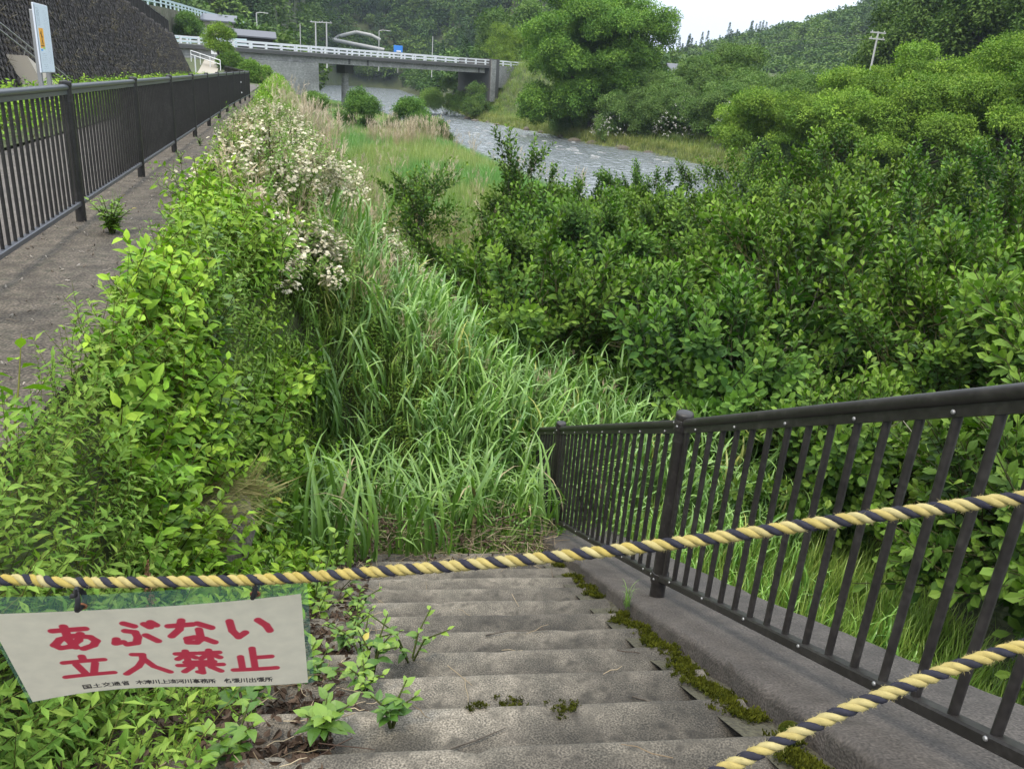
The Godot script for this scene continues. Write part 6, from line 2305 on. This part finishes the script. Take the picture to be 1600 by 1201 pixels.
# ------------------------------------------------------------------ small things
func small_things() -> void:
	# litter on the left of the steps and in the joint
	var li := [Inst.new(), Inst.new(), Inst.new(), Inst.new()]
	for k in 8500:
		var s := rnd(-2.4, 2.0)
		var nn := -1.6 - absf(rng.randfn(0.0, 0.3))
		if rng.randf() < 0.12:
			nn = rnd(-1.9, -0.3)
			s = 1.6 + rnd(0.0, 0.9)
		var p := stair(s, nn)
		var kk := ceili((s + 1.79) / 0.333)
		p.y = slope_y(-1.79 + 0.333 * mini(kk, 11)) - 0.048 + rnd(0.0, 0.012)
		if fposmod((s + 1.79) / 0.333, 1.0) > 0.6 and nn > -1.9 and rng.randf() < 0.75:
			continue
		li[k % 4].add(p, dir_rand() * Vector3(1, 0.25, 1), rnd(0, TAU), Vector3.ONE * rnd(0.02, 0.05), green(Color(0.035, 0.024, 0.018), Color(0.1, 0.07, 0.05), 0.3))
	for k in 4:
		tag(scatter("leaf_litter", L.litter[k], M.litter, li[k]), "dead brown leaves lying along the left end of the steps", "leaf litter")
	var si := Inst.new()
	for k in 1000:
		var s := rnd(-2.4, 1.9)
		var nn := -1.5 - absf(rng.randfn(0.0, 0.35))
		if k > 330:
			s = 2.0 + rng.randfn(0.0, 0.35)
			nn = rnd(-2.0, -0.1)
		elif k > 300:
			s = rnd(-2.2, 1.8)
			nn = rnd(-1.5, -0.3)
		var kk := ceili((s + 1.79) / 0.333)
		var p := stair(s, nn)
		p.y = slope_y(-1.79 + 0.333 * mini(kk, 11)) - 0.045 + rnd(0, 0.015)
		if s > 1.9:
			p.y = maxf(p.y, ground_y(p.x, p.z) + rnd(0.0, 0.05))
		var d := dir_rand() * Vector3(1, 0.12, 1)
		si.add(p, d, rnd(0, TAU), Vector3(0.13, rnd(0.05, 0.26 if k > 330 else 0.16), 0.13), green(Color(0.15, 0.11, 0.07), Color(0.4, 0.33, 0.22), 0.3) if rng.randf() < 0.75 else Color(0.06, 0.04, 0.03))
	tag(scatter("straw_litter", L.stem, M.litter, si), "dry straw and thin twigs strewn over the steps and their foot", "straw")
	# moss in the joint beside the kerb
	var mi := Inst.new()
	for k in 2400:
		var s := rnd(-3.0, 1.6)
		var patch := wob.get_noise_2d(s * 70.0, 11.0)
		if patch < -0.12:
			continue
		var kk := ceili((s + 1.79) / 0.333)
		var fr := fposmod((s + 1.79) / 0.333, 1.0)
		var p := stair(s, -0.2 - absf(rng.randfn(0.0, 0.035)) - (0.06 * fr if patch > 0.1 else 0.0))
		p.y = maxf(slope_y(s) - 0.09, slope_y(-1.79 + 0.333 * kk) - 0.06) + 0.002
		mi.add(p, Vector3.UP + dir_rand() * 0.5, rnd(0, TAU), Vector3.ONE * rnd(0.6, 1.5), green(Color(0.6, 0.6, 0.6), Color(1.2, 1.1, 0.8), 0.2))
	for q in [[-1.3, -1.0], [-0.75, -1.02], [-1.45, -1.15], [-1.5, -0.85], [-1.98, -1.3]]:
		for k in 26:
			var s: float = q[0] + rng.randfn(0, 0.02)
			var p := stair(s, q[1] + rng.randfn(0, 0.025))
			p.y = slope_y(-1.79 + 0.333 * ceili((s + 1.79) / 0.333)) - 0.052
			mi.add(p, Vector3.UP + dir_rand() * 0.5, rnd(0, TAU), Vector3.ONE * rnd(0.5, 1.0), green(Color(0.6, 0.6, 0.6), Color(1.1, 1.0, 0.8), 0.2))
	tag(scatter("moss", L.moss, M.moss, mi), "green moss growing in the joint between the steps and the kerb", "moss")
	var cu := thing("moss_cushion", "small round dark green moss cushion at the end of a step beside the kerb", "moss", stair(-1.83, -0.245, -0.045))
	var cb := MB.new()
	cb.lathe(Vector3.ZERO, [[0.034, -0.01], [0.036, 0.008], [0.027, 0.024], [0.012, 0.031], [0.0, 0.032]], 14, Color(0.035, 0.055, 0.012))
	obj("cushion", cb.mesh(), M.moss, cu)
	var ci := Inst.new()
	for k in 150:
		var d := dir_rand(0.5)
		d.y = absf(d.y)
		ci.add(d * Vector3(0.034, 0.03, 0.034), d, rnd(0, TAU), Vector3.ONE * 0.55, Color.WHITE * rnd(0.7, 1.1))
	scatter("moss_tuft", L.moss, M.moss, ci, cu)
	# twigs
	var tw := [[-1.66, -1.22, 0.36, 0.5, "long thin dry twig lying on the second visible step from the bottom"], [-0.5, -0.85, 0.3, 0.1, "thin dry twig lying against a riser in the middle of the flight"], [0.25, -0.6, 0.3, -0.5, "curved dry twig lying near the foot of the steps"], [-1.4, -0.35, 0.45, -0.6, "thin dark twig lying on a step close to the kerb"]]
	for q in tw:
		var kk := ceili((q[0] + 1.79) / 0.333)
		var p := stair(q[0], q[1])
		p.y = slope_y(-1.79 + 0.333 * kk) - 0.046
		var d: Vector3 = (SN + SA * q[3]).normalized()
		var b := MB.new()
		b.tube([-d * q[2] * 0.5, -d * q[2] * 0.15 + Vector3(0, 0.006, 0) + SA * 0.012, d * q[2] * 0.2 + Vector3(0, 0.004, 0), d * q[2] * 0.5], [0.004, 0.0035, 0.003, 0.0015], 6)
		tag(obj("twig", b.mesh(), M.bark, self, Transform3D(Basis(), p)), q[4], "twig")
	# dry grass stem hooked over the railing, loose upright dry stems
	var hs := MB.new()
	hs.tube([stair(-1.55, 0.12, 0.1), stair(-1.58, 0.1, 0.55), stair(-1.62, 0.06, 0.93), stair(-1.57, 0.04, 0.985), stair(-1.48, 0.05, 0.95)], [0.0022, 0.002, 0.0018, 0.0016, 0.0014], 6, Color(0.5, 0.44, 0.32))
	tag(obj("bent_grass", hs.mesh(), M.straw), "single long pale dry grass stem bent over beside a railing picket", "grass stem")
	# tuft of thin grass on the kerb near the middle post
	var kt := thing("kerb_grass_tuft", "tuft of thin upright green grass growing on the kerb left of the middle railing post", "grass", stair(-0.12, -0.2, -0.03))
	for k in 26:
		var a := rnd(0, TAU)
		var ln := rnd(0.08, 0.17)
		obj("blade", L.blade[k % 2], M["blade%d" % (k % 4)], kt, Transform3D(Basis(Vector3.UP, a).scaled_local(Vector3(ln, ln * 1.15, ln)), flat_dir(rnd(0, TAU)) * rnd(0, 0.03)))
	# red brown dock seed heads in front of the bank
	for q in [[-4.55, 1.05, 0.5, "nearest the rope at left"], [-4.3, 1.3, 0.48, "second at left above the sign"], [-2.55, 1.75, 0.42, "reddish, right of the exposed stone"]]:
		var p := at(q[1], q[0], 0)
		p.y = ground_y(p.x, p.z)
		var t := thing("dock_seed_head", "rusty brown dock seed head standing among the weeds, %s" % q[3], "plant", p)
		var b := MB.new()
		b.tube([Vector3(0, 0, 0), Vector3(0.02, q[2] * 0.5, 0), Vector3(0.03, q[2], 0.01)], [0.004, 0.003, 0.002], 5, Color(0.2, 0.12, 0.07))
		obj("stem", b.mesh(), M.straw, t)
		var ii := Inst.new()
		for k in 150:
			var f := rng.randf()
			ii.add(Vector3(0.02, q[2] * (0.5 + 0.5 * f), 0) + dir_rand() * 0.018 * (1.3 - f), dir_rand(), rnd(0, TAU), Vector3.ONE * rnd(0.01, 0.02), green(Color(0.28, 0.14, 0.07), Color(0.42, 0.25, 0.15), 0.2))
		scatter("seed", L.litter[0], M.litter, ii, t)
	# exposed stone of the bank with a fringe of dead grass
	var rk := MB.new()
	var rn := FastNoiseLite.new()
	rn.seed = 31
	rn.frequency = 2.2
	var base := Vector3(-1.62, -2.5, -3.8)
	for j in 9:
		for k in 14:
			var ph := PI * j / 8.0
			var a := TAU * k / 14.0
			var d := Vector3(sin(ph) * cos(a), cos(ph), sin(ph) * sin(a))
			var rr := 1.0 + 0.3 * rn.get_noise_3dv(d * 1.3)
			rk.vert(d * Vector3(0.2, 0.3, 0.4) * (rr + 0.25 * absf(rn.get_noise_3dv(d * 3.1))), d)
	for j in 8:
		for k in 14:
			var a := j * 14 + k
			var b := j * 14 + (k + 1) % 14
			rk.tri(a, b, b + 14)
			rk.tri(a, b + 14, a + 14)
	tag(obj("bank_stone", rk.mesh(), M.rock, self, Transform3D(Basis(), base)), "rough grey brown stone exposed in the bank left of the steps", "stone")
	var di := Inst.new()
	for k in 42:
		di.add(base + Vector3(rnd(-0.1, 0.2), rnd(0.2, 0.36), rnd(-0.3, 0.3)), Vector3(0.7, 0.3, 0.3) + dir_rand() * 0.6, rnd(0, TAU), Vector3.ONE * rnd(0.2, 0.36), green(Color(1.5, 1.0, 1.1), Color(1.9, 1.35, 1.5), 0.2))
	tag(scatter("dead_grass", L.tuft[0], M.straw, di), "dead tan grass hanging over the exposed stone in the left bank", "dead grass")
	# gravel and crumbs on the concrete strip
	var pi := Inst.new()
	for k in 700:
		var w := -5.0 + pow(rng.randf(), 1.5) * 30.0
		var u := rnd(-0.2, strip_edge(w))
		pi.add(at(u, w, PATH_Y + 0.01), dir_rand() * Vector3(1, 0.3, 1), rnd(0, TAU), Vector3(0.15, rnd(0.02, 0.07), 0.15) if k % 3 == 0 else Vector3(0.4, rnd(0.006, 0.012), 0.4), green(Color(0.16, 0.13, 0.1), Color(0.42, 0.38, 0.33), 0.2))
	tag(scatter("strip_crumbs", L.stem, M.litter, pi), "small stones and straw scattered over the concrete strip", "gravel")
	# grass tufts on the strip
	for q in [[0.12, 0.55, "by the second span of the left railing"], [0.42, 2.2, "at the edge of the strip opposite the second post"]]:
		var t := thing("strip_grass_tuft", "dry grass tuft on the strip %s" % q[2], "grass", at(q[0], q[1], PATH_Y))
		for k in 18:
			var a := rnd(0, TAU)
			var ln := rnd(0.1, 0.24)
			obj("blade", L.blade[k % 2], M["blade%d" % (k % 4)], t, Transform3D(Basis(Vector3.UP, a).scaled_local(Vector3(ln * 0.6, ln * 1.2, ln * 0.6)), flat_dir(rnd(0, TAU)) * rnd(0, 0.05)))
	# tall single grass plant rising from the weeds on the bank
	var sg := thing("bank_grass_plant", "single broad bladed grass plant rising from the leafy weeds on the left bank", "grass", at(1.15, -1.75, -1.7))
	for k in 9:
		var a := rnd(0, TAU)
		var ln := rnd(0.22, 0.4)
		obj("blade", L.blade[k % 4], M["blade%d" % (k % 4)], sg, Transform3D(Basis(Vector3.UP, a).scaled_local(Vector3(ln * 1.2, ln * 1.3, ln * 1.2)), Vector3(0, rnd(0, 0.25), 0)))
